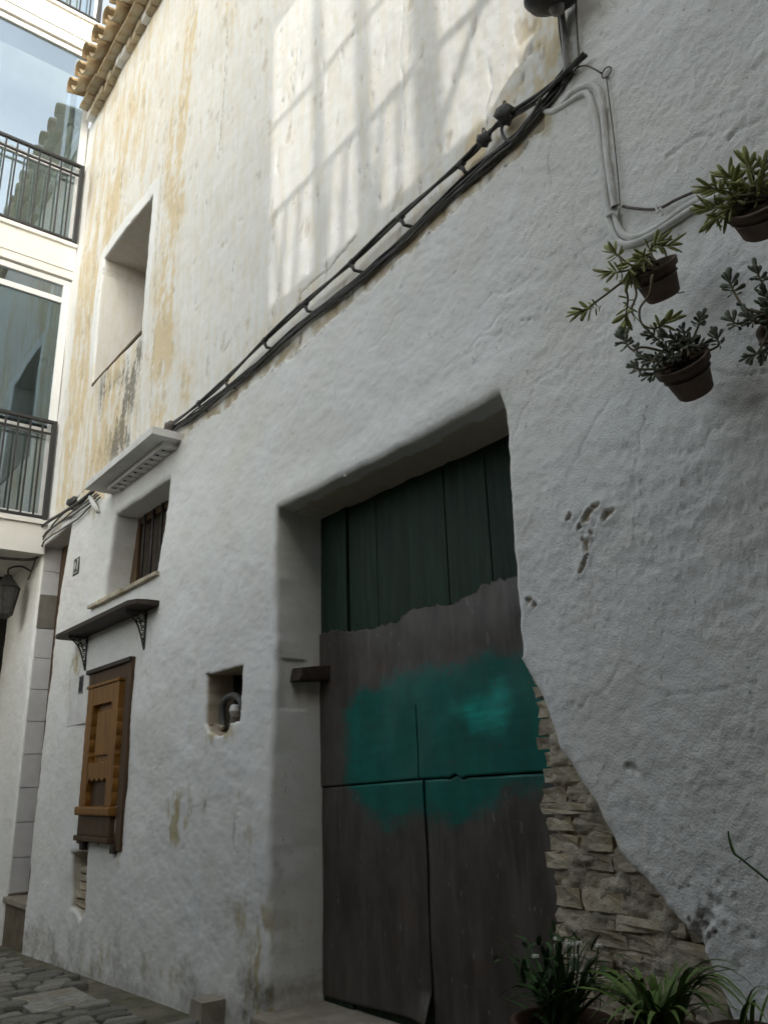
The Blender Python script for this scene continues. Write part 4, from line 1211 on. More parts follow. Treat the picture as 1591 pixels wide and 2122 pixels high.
MB().box(xm + .42, xm + .432, ym - .015, ym + .015, zb, zt).build('mullion', 'iron', gr)
MB().box(xm + .50, xm + .512, ym - .015, ym + .015, zb, zt).build('mullion', 'iron', gr)
zr = 5.24 + tz - .04
MB().box(A0, B1, ym - .02, ym + .02, zr - .02, zr + .015).build('rail', 'iron', gr)
MB().box(A0, B1, ym - .02, ym + .02, zr + 0.76, zr + .785).build('rail', 'iron', gr)
for i, xx in enumerate(np.arange(A0 + .12, A1, .17)):
    MB().tube([(xx + (.10 if i % 3 == 0 else -.06), ym, zb), (xx, ym, zr)], .013, 6).build('baluster', 'iron', gr)
MB().tube([(B0, ym, zb + .1), (B1, ym, zr + .6)], .02, 6).build('brace', 'iron', gr)
MB().tube([(B0, ym, zr + .55), (B1, ym, zr + .3)], .02, 6).build('brace', 'iron', gr)
# unseen slab and end block, added to keep sun and skylight off the wall
MB().box(5.4, 5.8, -14.0, -4.95, 0.0, 17.0).build('wall', 'opp_wall', thing('sun_blocker', 'tall unseen slab added to block the sun left of the sunlit patch', 'house'))
MB().box(5.3, 9.0, OY + .01, 5.0, 0.0, 11.0).build('wall', 'opp_wall', thing('end_light_block', 'unseen block added at the near alley end to stop light from the right', 'house'))
MB().box(1.31, 5.29, 0.0, 5.0, 0.0, 9.4).build('wall', 'opp_wall', thing('next_house', 'beige house next along the alley past the hanging pots, continued unseen to keep light out', 'house'))  # unseen continuation of the house row, added to stop light from the right
# ================================================================== THINGS FIXED TO THE WALL
# ---- dark wooden shelf on lacy iron brackets
shelf = thing('wall_shelf', 'dark wooden shelf on two lacy iron brackets under the small window', 'shelf', (0, 0, 0))
prof = [(-7.22, 0.0), (-7.22, -.17), (-7.19, -.205), (-5.58, -.205), (-5.50, -.17), (-5.475, -.10), (-5.475, 0.0)]
vs = [(x_, y_, 2.785) for x_, y_ in prof] + [(x_, y_, 2.825) for x_, y_ in prof]
n = len(prof)
MB().add(vs, [tuple(range(n)), tuple(range(2 * n - 1, n - 1, -1))] + [(i, i + n, (i + 1) % n + n, (i + 1) % n) for i in range(n)]).build('board', 'dark_wood', shelf, bev=.006)
for xb_ in (-5.70, -6.95):
    br = put('bracket', None, shelf)
    t = MB()
    t.tube([(xb_, -.012, 2.784), (xb_, -.012, 2.50)], .008, 6)
    t.tube([(xb_, -.012, 2.776), (xb_, -.17, 2.776)], .008, 6)
    t.tube(spline([(xb_, -.168, 2.770), (xb_, -.12, 2.735), (xb_, -.075, 2.685), (xb_, -.04, 2.60), (xb_, -.014, 2.51)], 5), .007, 6)
    for (cy_, cz_, rr_) in ((-.045, 2.74, .026), (-.095, 2.752, .016), (-.032, 2.69, .017), (-.068, 2.715, .014), (-.027, 2.65, .012), (-.022, 2.615, .010), (-.018, 2.58, .007), (-.125, 2.762, .011), (-.05, 2.70, .008), (-.035, 2.668, .008)):
        t.tube([(xb_, cy_ + rr_ * math.cos(a), cz_ + rr_ * math.sin(a)) for a in np.linspace(0, 2 * math.pi, 11)], .0045, 5, False)
    t.build('scrollwork', 'iron', br)

# ---- carved wooden cupboard frame
cab = thing('carved_cabinet', 'carved orange-brown wooden wall cabinet frame with scalloped edges', 'cabinet', (0, 0, 0))
bk = put('back_frame', None, cab)
MB().box(-6.76, -6.66, -.028, .01, 1.16, 2.44).build('stile', 'brown_wood', bk, bev=.004)
MB().box(-5.96, -5.85, -.034, .01, 1.14, 2.47).build('stile', 'brown_wood', bk, bev=.004)
MB().box(-6.659, -5.961, -.026, .01, 2.32, 2.44).build('head', 'brown_wood', bk, bev=.004)
MB().box(-6.80, -5.86, -.05, .008, 2.441, 2.475).build('cornice', 'dark_wood', bk, bev=.005)
MB().box(-6.659, -5.961, -.012, .008, 1.16, 2.319).build('back_board', 'dark_wood', bk)
def scallop(x0, x1, z0, z1, side, amp=.018, lobes=7):
    """board with one or two carved edges"""
    pl = []; n = lobes * 6
    for i in range(n + 1):
        t_ = i / n; zz = z0 + (z1 - z0) * t_
        w = amp * abs(math.sin(t_ * lobes * math.pi)) * (1 if .30 > t_ or t_ > .40 else .2) * (1.0 if t_ < .78 else .25)
        pl.append((zz, w))
    a = [(x0 - (w if side in 'lb' else 0), z_) for z_, w in pl]
    c = [(x1 + (w if side in 'rb' else 0), z_) for z_, w in reversed(pl)]
    return a + c
ff = put('front_frame', None, cab)
def slab_poly(poly, ya, yb, name, m, par):
    return MB().prism(poly, ya, yb).build(name, m, par, bev=.003)
slab_poly(scallop(-6.655, -6.535, 1.43, 2.31, 'b', .009, 9), -.066, -.013, 'stile', 'orange_wood', ff)
slab_poly(scallop(-6.115, -5.995, 1.43, 2.31, 'b', .009, 9), -.066, -.013, 'stile', 'orange_wood', ff)
MB().box(-6.534, -6.116, -.063, -.013, 2.17, 2.31).build('top_rail', 'orange_wood', ff, bev=.005)
MB().box(-6.68, -5.985, -.075, -.013, 2.311, 2.335).build('top_moulding', 'orange_wood', ff, bev=.006)
ap = [(-6.534 + i * .0209, 1.735 + (.010 if i % 4 in (1, 2) else 0)) for i in range(21)] + [(-6.116 - i * .0209, 1.635 - .030 * abs(math.cos(i * math.pi / 5)) - (.05 if i in (0, 20) else 0)) for i in range(21)]
slab_poly(ap, -.061, -.020, 'apron', 'orange_wood', ff)
MB().box(-6.48, -6.17, -.040, -.0125, 1.79, 2.12).build('panel', 'orange_wood', ff, bev=.010)
MB().box(-6.534, -6.116, -.020, -.0122, 1.735, 2.169).build('panel', 'orange_wood', ff)
MB().box(-6.534, -6.116, -.020, -.0121, 1.43, 1.63).build('panel', 'brown_wood', ff)
MB().box(-6.70, -5.975, -.085, -.013, 1.365, 1.429).build('moulding', 'orange_wood', ff, bev=.014)
MB().box(-6.655, -6.0, -.060, -.013, 1.225, 1.364).build('drawer', 'brown_wood', cab, bev=.006)
MB().box(-6.69, -5.975, -.078, -.011, 1.185, 1.224).build('bottom_moulding', 'brown_wood', cab, bev=.006)
for xx in (-6.62, -6.0):
    MB().box(xx, xx + .07, -.05, -.005, 1.12, 1.184).build('peg', 'dark_wood', cab, bev=.006)

# ---- letter plate in a patched bit of plaster
lp = thing('letter_plate', 'white painted letter plate with a small dark window beside the carved cabinet', 'letter box', (0, 0, 0))
MB().box(-7.27, -6.79, -.022, .01, 2.06, 2.47).build('plate', 'slab', lp, bev=.006)
MB().box(-7.02, -6.92, -.028, -.0225, 2.31, 2.46).build('slot_frame', 'pipe', lp, bev=.002)
MB().box(-7.008, -6.932, -.031, -.0285, 2.325, 2.448).build('slot', 'plate_black', lp)

# ---- house number
hn = thing('number_tile', 'small black and white enamel house number tile reading 2', 'number tile', (0, 0, 0))
nx0, nx1, nz0, nz1 = -7.475, -7.325, 3.42, 3.58
MB().box(nx0, nx1, -.024, .0, nz0, nz1).build('border', 'plate_black', hn, bev=.002)
MB().box(nx0 + .022, nx1 - .022, -.026, -.0245, nz0 + .014, nz1 - .014).build('face', 'plate_white', hn)
tc = bpy.data.curves.new('digit', 'FONT'); tc.body = '2'; tc.size = .165; tc.align_x = 'CENTER'; tc.align_y = 'CENTER'; tc.extrude = .0006; tc.offset = .004
to = bpy.data.objects.new('digit', tc); COL.objects.link(to)
bpy.context.view_layer.update()
tm = bpy.data.meshes.new_from_object(to.evaluated_get(bpy.context.evaluated_depsgraph_get()))
bpy.data.objects.remove(to)
d_ = put('digit', tm, hn, 'plate_black')
d_.location = ((nx0 + nx1) / 2, -.0272, (nz0 + nz1) / 2); d_.rotation_euler = (math.pi / 2, 0, 0)

# ================================================================== CABLES
def wave(pts, amp, seed):
    out = []
    for i, p in enumerate(pts):
        a = fbm(np.array([i * .13 + seed * 5.1]), np.array([seed * 3.3]), 1.0, 2)[0]
        c = fbm(np.array([i * .13 + seed * 2.7 + 40]), np.array([seed * 1.3]), 1.0, 2)[0]
        out.append(Vector((p.x, p.y + a * amp * .6, p.z + c * amp)))
    return out
main_px = [(1212, 112), (1120, 195), (1040, 250), (1000, 292), (955, 337), (830, 447), (730, 542), (632, 627), (548, 705), (466, 788), (410, 838), (345, 888), (322, 906)]
main = thing('power_cable', 'thick black twisted power cable clipped along the wall above the doorway', 'cable', (0, 0, 0))
cp = spline([P(u, v, -.055) for u, v in main_px], 10)
for k in range(2):
    pts = []
    for i, p in enumerate(cp):
        a = i * .16 + k * math.pi
        pts.append(p + Vector((0, math.cos(a) * .008, math.sin(a) * .009)))
    MB().tube(pts, .0085, 7).build('strand', 'cable', main, smooth=True)
for (u, v) in ((955, 340), (830, 450), (728, 545), (632, 630), (548, 706), (468, 788), (412, 836)):
    p = P(u, v, -.055)
    c_ = MB()
    c_.tube([p + Vector((-.018, 0, -.004)), p + Vector((.018, 0, .004))], .018, 8)
    c_.tube([p + Vector((0, 0, -.01)), p + Vector((.012, .01, -.05)), p + Vector((.03, .05, -.055)), p + Vector((.03, .075, -.05))], [.012, .010, .009, .008], 6)
    c_.build('clip', 'cable', main, smooth=True)
for (u, v, r_) in ((1047, 240, .042), (1003, 290, .032)):
    p = P(u, v, -.06)
    j_ = MB()
    bm = bmesh.new(); bmesh.ops.create_icosphere(bm, subdivisions=2, radius=r_)
    for vv in bm.verts: vv.co = vv.co * (1 + .25 * math.sin(vv.co.x * 190) * math.cos(vv.co.z * 160)); vv.co.x *= 1.15
    me = bpy.data.meshes.new('joint'); bm.to_mesh(me); bm.free()
    me.polygons.foreach_set('use_smooth', [True] * len(me.polygons))
    o = put('joint', me, main, 'cable'); o.location = p
    MB().tube(spline([p + Vector((.0, -.01, r_ * .6)), p + Vector((.006, -.012, r_ * 1.5)), p + Vector((.016, -.012, r_ * 1.45)), p + Vector((.018, -.01, r_ * .6))], 5), .0035, 5).build('tie', 'cable', main)
p = P(352, 882, -.06)
o = put('joint', me.copy(), main); o.location = p; o.scale = (1.5, 1, 1.1)
o.data.materials.clear(); o.data.materials.append(MT['wire'])
bun_px = [(1185, 150), (1160, 190), (1125, 230), (1060, 300), (990, 362), (900, 443), (830, 512), (740, 592), (660, 652), (580, 720), (510, 785), (460, 825), (400, 870), (350, 905)]
kinds = ['cable', 'cable', 'grey_cable', 'cable', 'grey_cable', 'cable', 'grey_cable', 'cable', 'grey_cable']
words = ['lowest grey', 'black', 'pale grey', 'black', 'grey', 'black', 'pale grey', 'black', 'grey']
for k in range(9):
    off = Vector((0, 0, 0))
    base = [P(u, v - 9, -.022 - .006 * (k % 3)) for u, v in bun_px]
    pts = []
    for i, p in enumerate(spline(base, 7)):
        t_ = i / (7 * (len(base) - 1))
        spread = .058 * (1 - .30 * t_) if t_ > .12 else .05
        pts.append(p + Vector((0, 0, (k / 8 - .5) * spread)))
    pts = wave(pts, .020, k + 1)
    MB().tube(pts, .0068 if kinds[k] == 'cable' else .0055, 6).build('cable', kinds[k], None, smooth=True, label=['lowest black cable of the bundle under the clipped power cable', 'second lowest black cable of the bundle under the power cable', 'lowest grey cable of the bundle under the power cable', 'black cable in the lower middle of the bundle above the doorway', 'grey cable at the middle of the bundle above the doorway', 'black cable in the upper middle of the bundle above the doorway', 'second highest grey cable of the bundle under the power cable', 'highest black cable of the bundle under the clipped power cable', 'topmost grey cable of the bundle just below the power cable clips'][k], cat='cable', group='black cables in the wall bundle' if kinds[k] == 'cable' else 'grey cables in the wall bundle')
# loop hanging from the joints
lo = [P(u, v, -.06) for u, v in ((1060, 240), (1040, 262), (1044, 285), (1062, 290), (1095, 250), (1120, 205))]
MB().tube(spline(lo, 7), .0075, 6).build('cable_loop', 'cable', None, smooth=True, label='short black cable looping down from the large joint', cat='cable')
MB().tube(spline([P(u, v, -.05) for u, v in ((1000, 285), (1020, 265), (1040, 257), (1110, 215))], 7), .005, 6).build('cable_loop', 'cable', None, smooth=True, label='thin black cable bridging the two cable joints', cat='cable')
# left of the slab
lp_px = [[(192, 1018), (165, 1040), (135, 1060), (100, 1082), (82, 1100), (77, 1130), (68, 1155), (45, 1156), (0, 1162)],
         [(200, 1022), (170, 1048), (140, 1070), (110, 1092), (90, 1112), (80, 1140), (60, 1200)],
         [(205, 1026), (175, 1052), (150, 1068), (120, 1085), (95, 1110), (84, 1128)],
         [(208, 1030), (180, 1058), (155, 1080), (120, 1100), (96, 1120), (86, 1135)],
         [(195, 1020), (160, 1050), (140, 1058), (118, 1078), (100, 1100)]]
for k, pp in enumerate(lp_px):
    yy = -.05 if k == 0 else -.035
    pts = [P(u, v, yy) for u, v in pp]
    if k == 0: pts = [p if i < 6 else PX(pp[i][0], pp[i][1], EX - .05) for i, p in enumerate(pts)]
    if k == 0: pts = pts[:6] + [Vector((EX - .12, -.06, 3.86)), Vector((EX - .2, -.4, 3.84)), Vector((EX - .2, -1.0, 3.84))]
    MB().tube(wave(spline(pts, 6), .02 if k else .004, k + 20), .017 if k == 0 else .008, 6).build('cable', 'cable' if k % 2 == 0 else 'grey_cable', None, smooth=True,
        label=['thick black cable bending down under the white overhang', 'grey cable drooping past the tiled doorway', 'black cable left of the concrete slab, in the tangle', 'grey cable lowest in the tangle left of the slab', 'short black cable at the top of the tangle left of the slab'][k], cat='cable')
tj = P(150, 1040, -.05)
o = put('cable_joint', me.copy(), None, None, 'lumpy black cable joint left of the concrete slab', 'joint'); o.location = tj; o.scale = (3.2, 1.2, 1.3)
o.data.materials.clear(); o.data.materials.append(MT['cable'])
MB().tube([P(188, 1030, -.04), P(197, 1050, -.05), P(204, 1062, -.03)], [.022, .026, .016], 8).build('conduit_stub', 'plastic_white', None, smooth=True, label='short white conduit stub sticking out below the left end of the concrete slab', cat='conduit')

# ---- white painted conduits
def cable_px(name, pp, y, r, m, label, cat='cable', sub=7, n=8):
    ys = y if isinstance(y, (list, tuple)) else [y] * len(pp)
    return MB().tube(spline([P(u, v, yy) for (u, v), yy in zip(pp, ys)], sub), r, n).build(name, m, None, smooth=True, label=label, cat=cat)
cable_px('painted_cable', [(1165, 215), (1185, 192), (1205, 180), (1222, 176), (1238, 186), (1247, 215), (1252, 270), (1258, 330), (1266, 390), (1272, 428), (1276, 455), (1286, 482), (1304, 492), (1330, 488), (1370, 466), (1420, 430), (1480, 398), (1560, 362), (1620, 335)],
         -.024, .0125, 'painted_cable', 'white painted cable, the upper of two, curving down to the hanging pots')
cable_px('painted_cable', [(1121, 203), (1122, 216), (1130, 230), (1150, 230), (1180, 212), (1205, 196), (1218, 196), (1228, 222), (1238, 265), (1245, 320), (1252, 380), (1258, 430), (1264, 462), (1272, 488), (1288, 505), (1310, 505), (1345, 490), (1390, 462), (1440, 430), (1520, 392), (1620, 345)],
         -.022, .0135, 'painted_cable', 'white painted cable, the lower of two, with its end bent up at the bundle')
eye = thing('wire_line', 'thin wire running down from a ring in the wall beside the white cables', 'wire', (0, 0, 0))
MB().tube(spline([P(u, v, -.03) for u, v in ((1256, 160), (1262, 210), (1272, 290), (1280, 370), (1284, 420))], 6), .003, 5).build('wire', 'wire', eye)
rc = P(1256, 150, -.03)
MB().tube([rc + Vector((.022 * math.cos(a), 0, .022 * math.sin(a))) for a in np.linspace(0, 2 * math.pi, 16)], .003, 5, False).build('ring', 'wire', eye)
MB().tube([rc + Vector((0, 0, -.022)), P(1256, 160, .01)], .004, 5).build('stem', 'wire', eye)
cable_px('guy_wire', [(1195, 140), (1210, 136), (1225, 140), (1246, 152)], -.04, .0035, 'wire', 'short wire from the cable end to the wall ring', 'wire')
cable_px('dark_wire', [(1268, 432), (1280, 424), (1300, 430), (1345, 434), (1370, 430), (1400, 414), (1450, 392), (1500, 372), (1600, 330)], -.035, .0055, 'wire', 'dark wire tied between the white cables and the top right pot', 'wire')
rc = P(1278, 432, -.035)
wt = thing('wire_tie', 'small twisted wire tie round the white cables', 'wire tie', (0, 0, 0))
MB().tube([rc + Vector((.024 * math.cos(a), .012 * math.sin(a * 2), .018 * math.sin(a))) for a in np.linspace(0, 2 * math.pi, 16)], .004, 5, False).build('loop', 'painted_cable', wt)
MB().tube([P(1256, 448, -.035), P(1268, 440, -.04), P(1280, 447, -.03)], .006, 6).build('tail', 'painted_cable', wt)
wt2 = thing('wire_tie', 'curled pale tie hanging from the dark wire', 'wire tie', (0, 0, 0))
MB().tube(spline([P(u, v, -.04) for u, v in ((1358, 426), (1362, 440), (1368, 432), (1372, 446))], 5), .0045, 5).build('loop', 'painted_cable', wt2)

# ---- lamp and pipes at the top
cable_px('conduit_pipe', [(1163, 20), (1167, 60), (1171, 100), (1173, 150), (1168, 175)], -.03, .0135, 'pipe', 'grey conduit pipe dropping from the lamp to the cables', 'pipe')
cable_px('lamp_wire', [(1157, 30), (1160, 70), (1166, 110), (1168, 140), (1150, 165)], -.03, .0055, 'cable', 'thin black cable beside the grey conduit under the lamp', 'cable')
cable_px('thin_cable', [(1192, -20), (1194, 40), (1197, 90), (1198, 130), (1190, 148)], -.025, .0045, 'wire', 'thin dark cable hanging right of the grey conduit', 'cable')
lm = thing('street_lamp', 'dark round street lamp cut by the top edge above the cables', 'lamp', (0, 0, 0))
c = P(1147, -12, -.14)
MB().lathe([(0.0, -.055), (.05, -.052), (.105, -.03), (.125, .0), (.11, .06), (.06, .11), (.0, .12)], (0, 0, 0), 24).build('shade', 'iron', lm, smooth=True)
MB().lathe([(0.0, -.085), (.022, -.082), (.032, -.062), (.034, -.04), (.03, -.03)], (.0, .0, 0), 14).build('socket', 'pipe', lm, smooth=True)
MB().tube([(0, 0, .10), (.0, .06, .16), (0, .15, .16)], .014, 8).build('arm', 'iron', lm, smooth=True)
lm.location = c; lm.rotation_euler = (.35, .15, 0)

# ================================================================== PLANTS
def leaf_mesh(name, w, th, tip, m):
    rings = [(0.0, .25), (.22, .75), (.5, 1.0), (.78, .85), (.94, .45)]
    vs = []; n = 6
    for (t_, s_) in rings:
        if tip == 'spoon': s_ = {0.0: .2, .22: .45, .5: .8, .78: 1.05, .94: .7}[t_]
        for k in range(n):
            a = 2 * math.pi * k / n
            vs.append((w * s_ * math.cos(a) * .5, th * s_ * math.sin(a) * .5 + .10 * t_ * t_, t_))
    vs.append((0, .11, 1.0))
    fs = []
    for j in range(len(rings) - 1):
        for k in range(n): fs.append((j * n + k, j * n + (k + 1) % n, (j + 1) * n + (k + 1) % n, (j + 1) * n + k))
    fs += [((len(rings) - 1) * n + k, (len(rings) - 1) * n + (k + 1) % n, len(vs) - 1) for k in range(n)]
    me = mesh(name, vs, fs, True); me.materials.append(MT[m])
    return me
L_GREEN = leaf_mesh('leaf', .32, .20, 'taper', 'succ_green')
L_BLUE = leaf_mesh('leaf', .46, .28, 'spoon', 'succ_blue')
def aim(direction, roll):
    q = Vector((0, 0, 1)).rotation_difference(direction.normalized())
    return (q @ Quaternion((0, 0, 1), roll))
def rosette(par, me, pts, n, length, rg, along=.045, sparse=0.0):
    """leaves spiralling round the last stretch of a stem"""
    tip = pts[-1]; d = (pts[-1] - pts[-3]).normalized()
    for i in range(n):
        t_ = i / max(1, n - 1)
        phi = i * 2.4 + rg.uniform(-.3, .3)
        pol = math.radians(12 + 80 * t_ + rg.uniform(-10, 10))
        a = d.orthogonal().normalized(); b_ = d.cross(a)
        dr = d * math.cos(pol) + (a * math.cos(phi) + b_ * math.sin(phi)) * math.sin(pol)
        o = put('leaf', me, par)
        o.location = tip - d * along * t_
        s_ = length * rg.uniform(.75, 1.1) * (.65 + .35 * math.sin(math.pi * min(1, t_ + .25)))
        o.rotation_mode = 'QUATERNION'; o.rotation_quaternion = aim(dr, phi + math.pi / 2)
        o.scale = (s_ * rg.uniform(.62, 1.05), s_ * rg.uniform(.5, 1.0), s_ * rg.uniform(.85, 1.15))
def stem_leaves(par, me, pts, n, length, rg):
    for i in range(n):
        k = rg.randrange(len(pts) // 4, len(pts) - 1)
        d = (pts[k + 1] - pts[k - 1]).normalized()
        a = d.orthogonal().normalized(); b_ = d.cross(a); phi = rg.uniform(0, 6.28)
        dr = d * .45 + (a * math.cos(phi) + b_ * math.sin(phi))
        o = put('leaf', me, par); o.location = pts[k]
        s_ = length * rg.uniform(.6, 1.0); o.scale = (s_,) * 3
        o.rotation_mode = 'QUATERNION'; o.rotation_quaternion = aim(dr, phi)
def hanging_pot(label, R, B, r0, r1, me, leaf_len, stems, seed, mat_='pot', along=.045):
    rg = random.Random(seed)
    t = thing('potted_succulent', label, 'potted plant', B, 'succulents in pots hung on the wall')
    B = Vector(B); ax = (Vector(R) - B); H = ax.length
    q = Vector((0, 0, 1)).rotation_difference(ax.normalized())
    pt = MB().lathe([(0.0, .0), (r1 * .9, 0.0), (r1, .006), (r0 * .97, H * .80), (r0 * 1.10, H * .80), (r0 * 1.14, H * .99), (r0 * 1.08, H), (r0 * .96, H * .985), (r0 * .9, H * .85)], (0, 0, 0), 24).build('pot', mat_, t, smooth=True)
    pt.rotation_mode = 'QUATERNION'; pt.rotation_quaternion = q
    MB().lathe([(0.0, H * .90), (r0 * .93, H * .87)], (0, 0, 0), 16).build('soil', 'soil', pt)
    z_ = H * .62
    rw = r1 + (r0 * .97 - r1) * z_ / (H * .8)
    MB().tube([(rw * 1.03 * math.cos(a), rw * 1.03 * math.sin(a), z_) for a in np.linspace(0, 2 * math.pi, 24)], .0028, 5, False).build('wire', 'wire', pt)
    MB().tube([q @ Vector((0, rw, z_)), (0, -B.y * .5 + .03, .05), (0.0, -B.y + .02, .08)], .003, 4).build('hook', 'wire', t)
    mouth = Vector(R) - B
    for st in stems:
        pp = [Vector(P(u, v, y)) - B for u, v, y in st['p']]
        start = mouth + Vector((rg.uniform(-.6, .6) * r0, rg.uniform(-.6, .6) * r0, -.012))
        pts = spline([start] + ([start.lerp(pp[0], .45) + Vector((0, 0, .012))] if len(pp) == 1 else []) + pp, 5)
        MB().tube(pts, [.0048 - .002 * i / len(pts) for i in range(len(pts))], 5).build('stem', 'stem', t, smooth=True)
        ll = leaf_len * st.get('s', 1)
        rosette(t, me, pts, st.get('n', 12), ll, rg, along=st.get('a', along))
        if st.get('e', 0): stem_leaves(t, me, pts, st['e'], ll * .8, rg)
    return t
def V3(u, v, y): return P(u, v, y)
# middle pot
hanging_pot('brown hanging pot with long trailing yellow-green stems, the one in the middle', V3(1349, 552, -.20), V3(1376, 616, -.125), .072, .054, L_GREEN, .058, [
    dict(p=[(1300, 545, -.24), (1268, 520, -.25)], n=13, e=2), dict(p=[(1345, 520, -.2), (1366, 500, -.19)], n=14), dict(p=[(1355, 515, -.17), (1388, 508, -.15)], n=13, e=3),
    dict(p=[(1300, 560, -.25), (1262, 565, -.27)], n=12, e=3), dict(p=[(1330, 535, -.22), (1318, 548, -.25)], n=10), dict(p=[(1305, 575, -.25), (1255, 610, -.27), (1215, 640, -.28), (1200, 646, -.29)], n=14, e=5, a=.07),
    dict(p=[(1300, 590, -.26), (1300, 620, -.26), (1296, 655, -.25), (1294, 672, -.25)], n=14, a=.09), dict(p=[(1313, 575, -.27), (1318, 610, -.27), (1308, 640, -.26), (1313, 655, -.26)], n=5, s=.6),
    dict(p=[(1350, 575, -.28), (1345, 610, -.28), (1325, 640, -.28), (1330, 672, -.27), (1358, 680, -.25), (1384, 665, -.24)], n=17, s=1.05), dict(p=[(1338, 528, -.24), (1330, 540, -.27)], n=10, e=3), dict(p=[(1310, 560, -.28), (1302, 572, -.28)], n=11)], 1)
# lower pot
hanging_pot('brown hanging pot crowded with small dark blue-green rosettes, lowest of the four', V3(1410, 748, -.20), V3(1443, 815, -.115), .076, .055, L_BLUE, .038, [
    dict(p=[(1340, 720, -.26), (1310, 725, -.28), (1288, 700, -.28)], n=16, s=1.2), dict(p=[(1345, 690, -.24)], n=13, e=3), dict(p=[(1386, 698, -.24)], n=15, s=1.1, e=2), dict(p=[(1415, 685, -.2)], n=13, e=3), dict(p=[(1440, 690, -.17), (1452, 655, -.15)], n=13, e=5),
    dict(p=[(1460, 730, -.16), (1488, 715, -.14), (1480, 695, -.14)], n=13, s=1.1), dict(p=[(1365, 750, -.28), (1335, 745, -.3)], n=14, e=3), dict(p=[(1370, 765, -.28), (1325, 765, -.3), (1313, 762, -.3)], n=14, e=4), dict(p=[(1360, 770, -.28), (1345, 778, -.29)], n=10, e=3),
    dict(p=[(1400, 718, -.22)], n=13, e=3), dict(p=[(1430, 710, -.2)], n=13, e=3), dict(p=[(1375, 722, -.25)], n=12, e=3), dict(p=[(1456, 712, -.17)], n=12, e=2), dict(p=[(1330, 738, -.26), (1318, 722, -.26)], n=8, s=.8), dict(p=[(1395, 740, -.26)], n=12, e=2), dict(p=[(1355, 740, -.27)], n=12, e=4)], 2)
# top right pot
hanging_pot('dark hanging pot with thick yellow-green rosettes at the upper right edge', V3(1562, 412, -.22), V3(1585, 478, -.13), .084, .063, L_GREEN, .06, [
    dict(p=[(1560, 370, -.22), (1548, 338, -.23)], n=16), dict(p=[(1580, 370, -.2), (1582, 345, -.2)], n=14), dict(p=[(1525, 385, -.25), (1502, 362, -.27)], n=15, e=3), dict(p=[(1510, 400, -.25), (1468, 388, -.28)], n=13, e=2),
    dict(p=[(1520, 390, -.25), (1520, 375, -.26)], n=13, e=4), dict(p=[(1510, 410, -.27), (1475, 430, -.28), (1462, 432, -.29)], n=14, e=5), dict(p=[(1520, 420, -.26), (1490, 445, -.27), (1478, 458, -.28)], n=12, e=4), dict(p=[(1525, 425, -.26), (1505, 440, -.27)], n=12, e=4),
    dict(p=[(1550, 390, -.24), (1540, 385, -.25)], n=12, e=3), dict(p=[(1575, 395, -.22), (1590, 380, -.22)], n=12, e=3)], 3)
# right edge pot
hanging_pot('hanging pot mostly cut by the right edge with spindly dark rosettes', V3(1632, 672, -.20), V3(1650, 738, -.12), .074, .055, L_BLUE, .038, [
    dict(p=[(1590, 650, -.25), (1545, 640, -.27), (1520, 605, -.27), (1510, 580, -.27)], n=15, s=1.2, e=2), dict(p=[(1585, 600, -.22), (1566, 562, -.22)], n=15, s=1.15), dict(p=[(1585, 610, -.22)], n=14, e=6), dict(p=[(1590, 650, -.25), (1530, 670, -.28), (1512, 662, -.28)], n=14, e=3),
    dict(p=[(1560, 665, -.27), (1545, 655, -.27)], n=13, e=4), dict(p=[(1575, 655, -.25)], n=13, e=4), dict(p=[(1590, 690, -.26), (1570, 730, -.27), (1553, 738, -.27)], n=13, e=3), dict(p=[(1600, 700, -.25), (1585, 728, -.25)], n=12, e=2), dict(p=[(1595, 620, -.22)], n=13, e=5), dict(p=[(1585, 635, -.24)], n=12, e=4)], 4)

# ---- strap-leaved plants on the ground
def strap(p0, p1, lift, w, rg):
    """arching leaf from p0 to p1"""
    p0, p1 = Vector(p0), Vector(p1)
    mid = p0.lerp(p1, .45) + Vector((0, 0, lift))
    pts = []
    N = 9
    for i in range(N):
        t_ = i / (N - 1)
        pts.append(p0 * (1 - t_) ** 2 + mid * 2 * t_ * (1 - t_) + p1 * t_ * t_)
    side = (p1 - p0).cross(Vector((0, 0, 1)))
    side = side.normalized() if side.length > 1e-4 else Vector((1, 0, 0))
    vs = []
    for i, p in enumerate(pts):
        t_ = i / (N - 1)
        ww = w * (.55 + .45 * math.sin(math.pi * min(1, t_ * 1.15 + .1))) * (1 if t_ < .8 else (1 - t_) / .2 + .04)
        vs += [p - side * ww * .5, p + Vector((0, 0, -ww * .18)), p + side * ww * .5]
    fs = []
    for i in range(N - 1):
        a = i * 3
        fs += [(a, a + 1, a + 4, a + 3), (a + 1, a + 2, a + 5, a + 4)]
    return mesh('leaf', vs, fs, True)
def ground_pot(t, c, r0, r1, H, m):
    pt = MB().lathe([(0.0, -H), (r1, -H), (r0 * .95, -H * .15), (r0 * 1.06, -H * .15), (r0 * 1.08, 0), (r0 * .98, 0.0), (r0 * .92, -.05)], c, 28).build('pot', m, t, smooth=True)
    MB().lathe([(0.0, -.03), (r0 * .93, -.035)], c, 20).build('soil', 'soil', pt)
rg = random.Random(9)
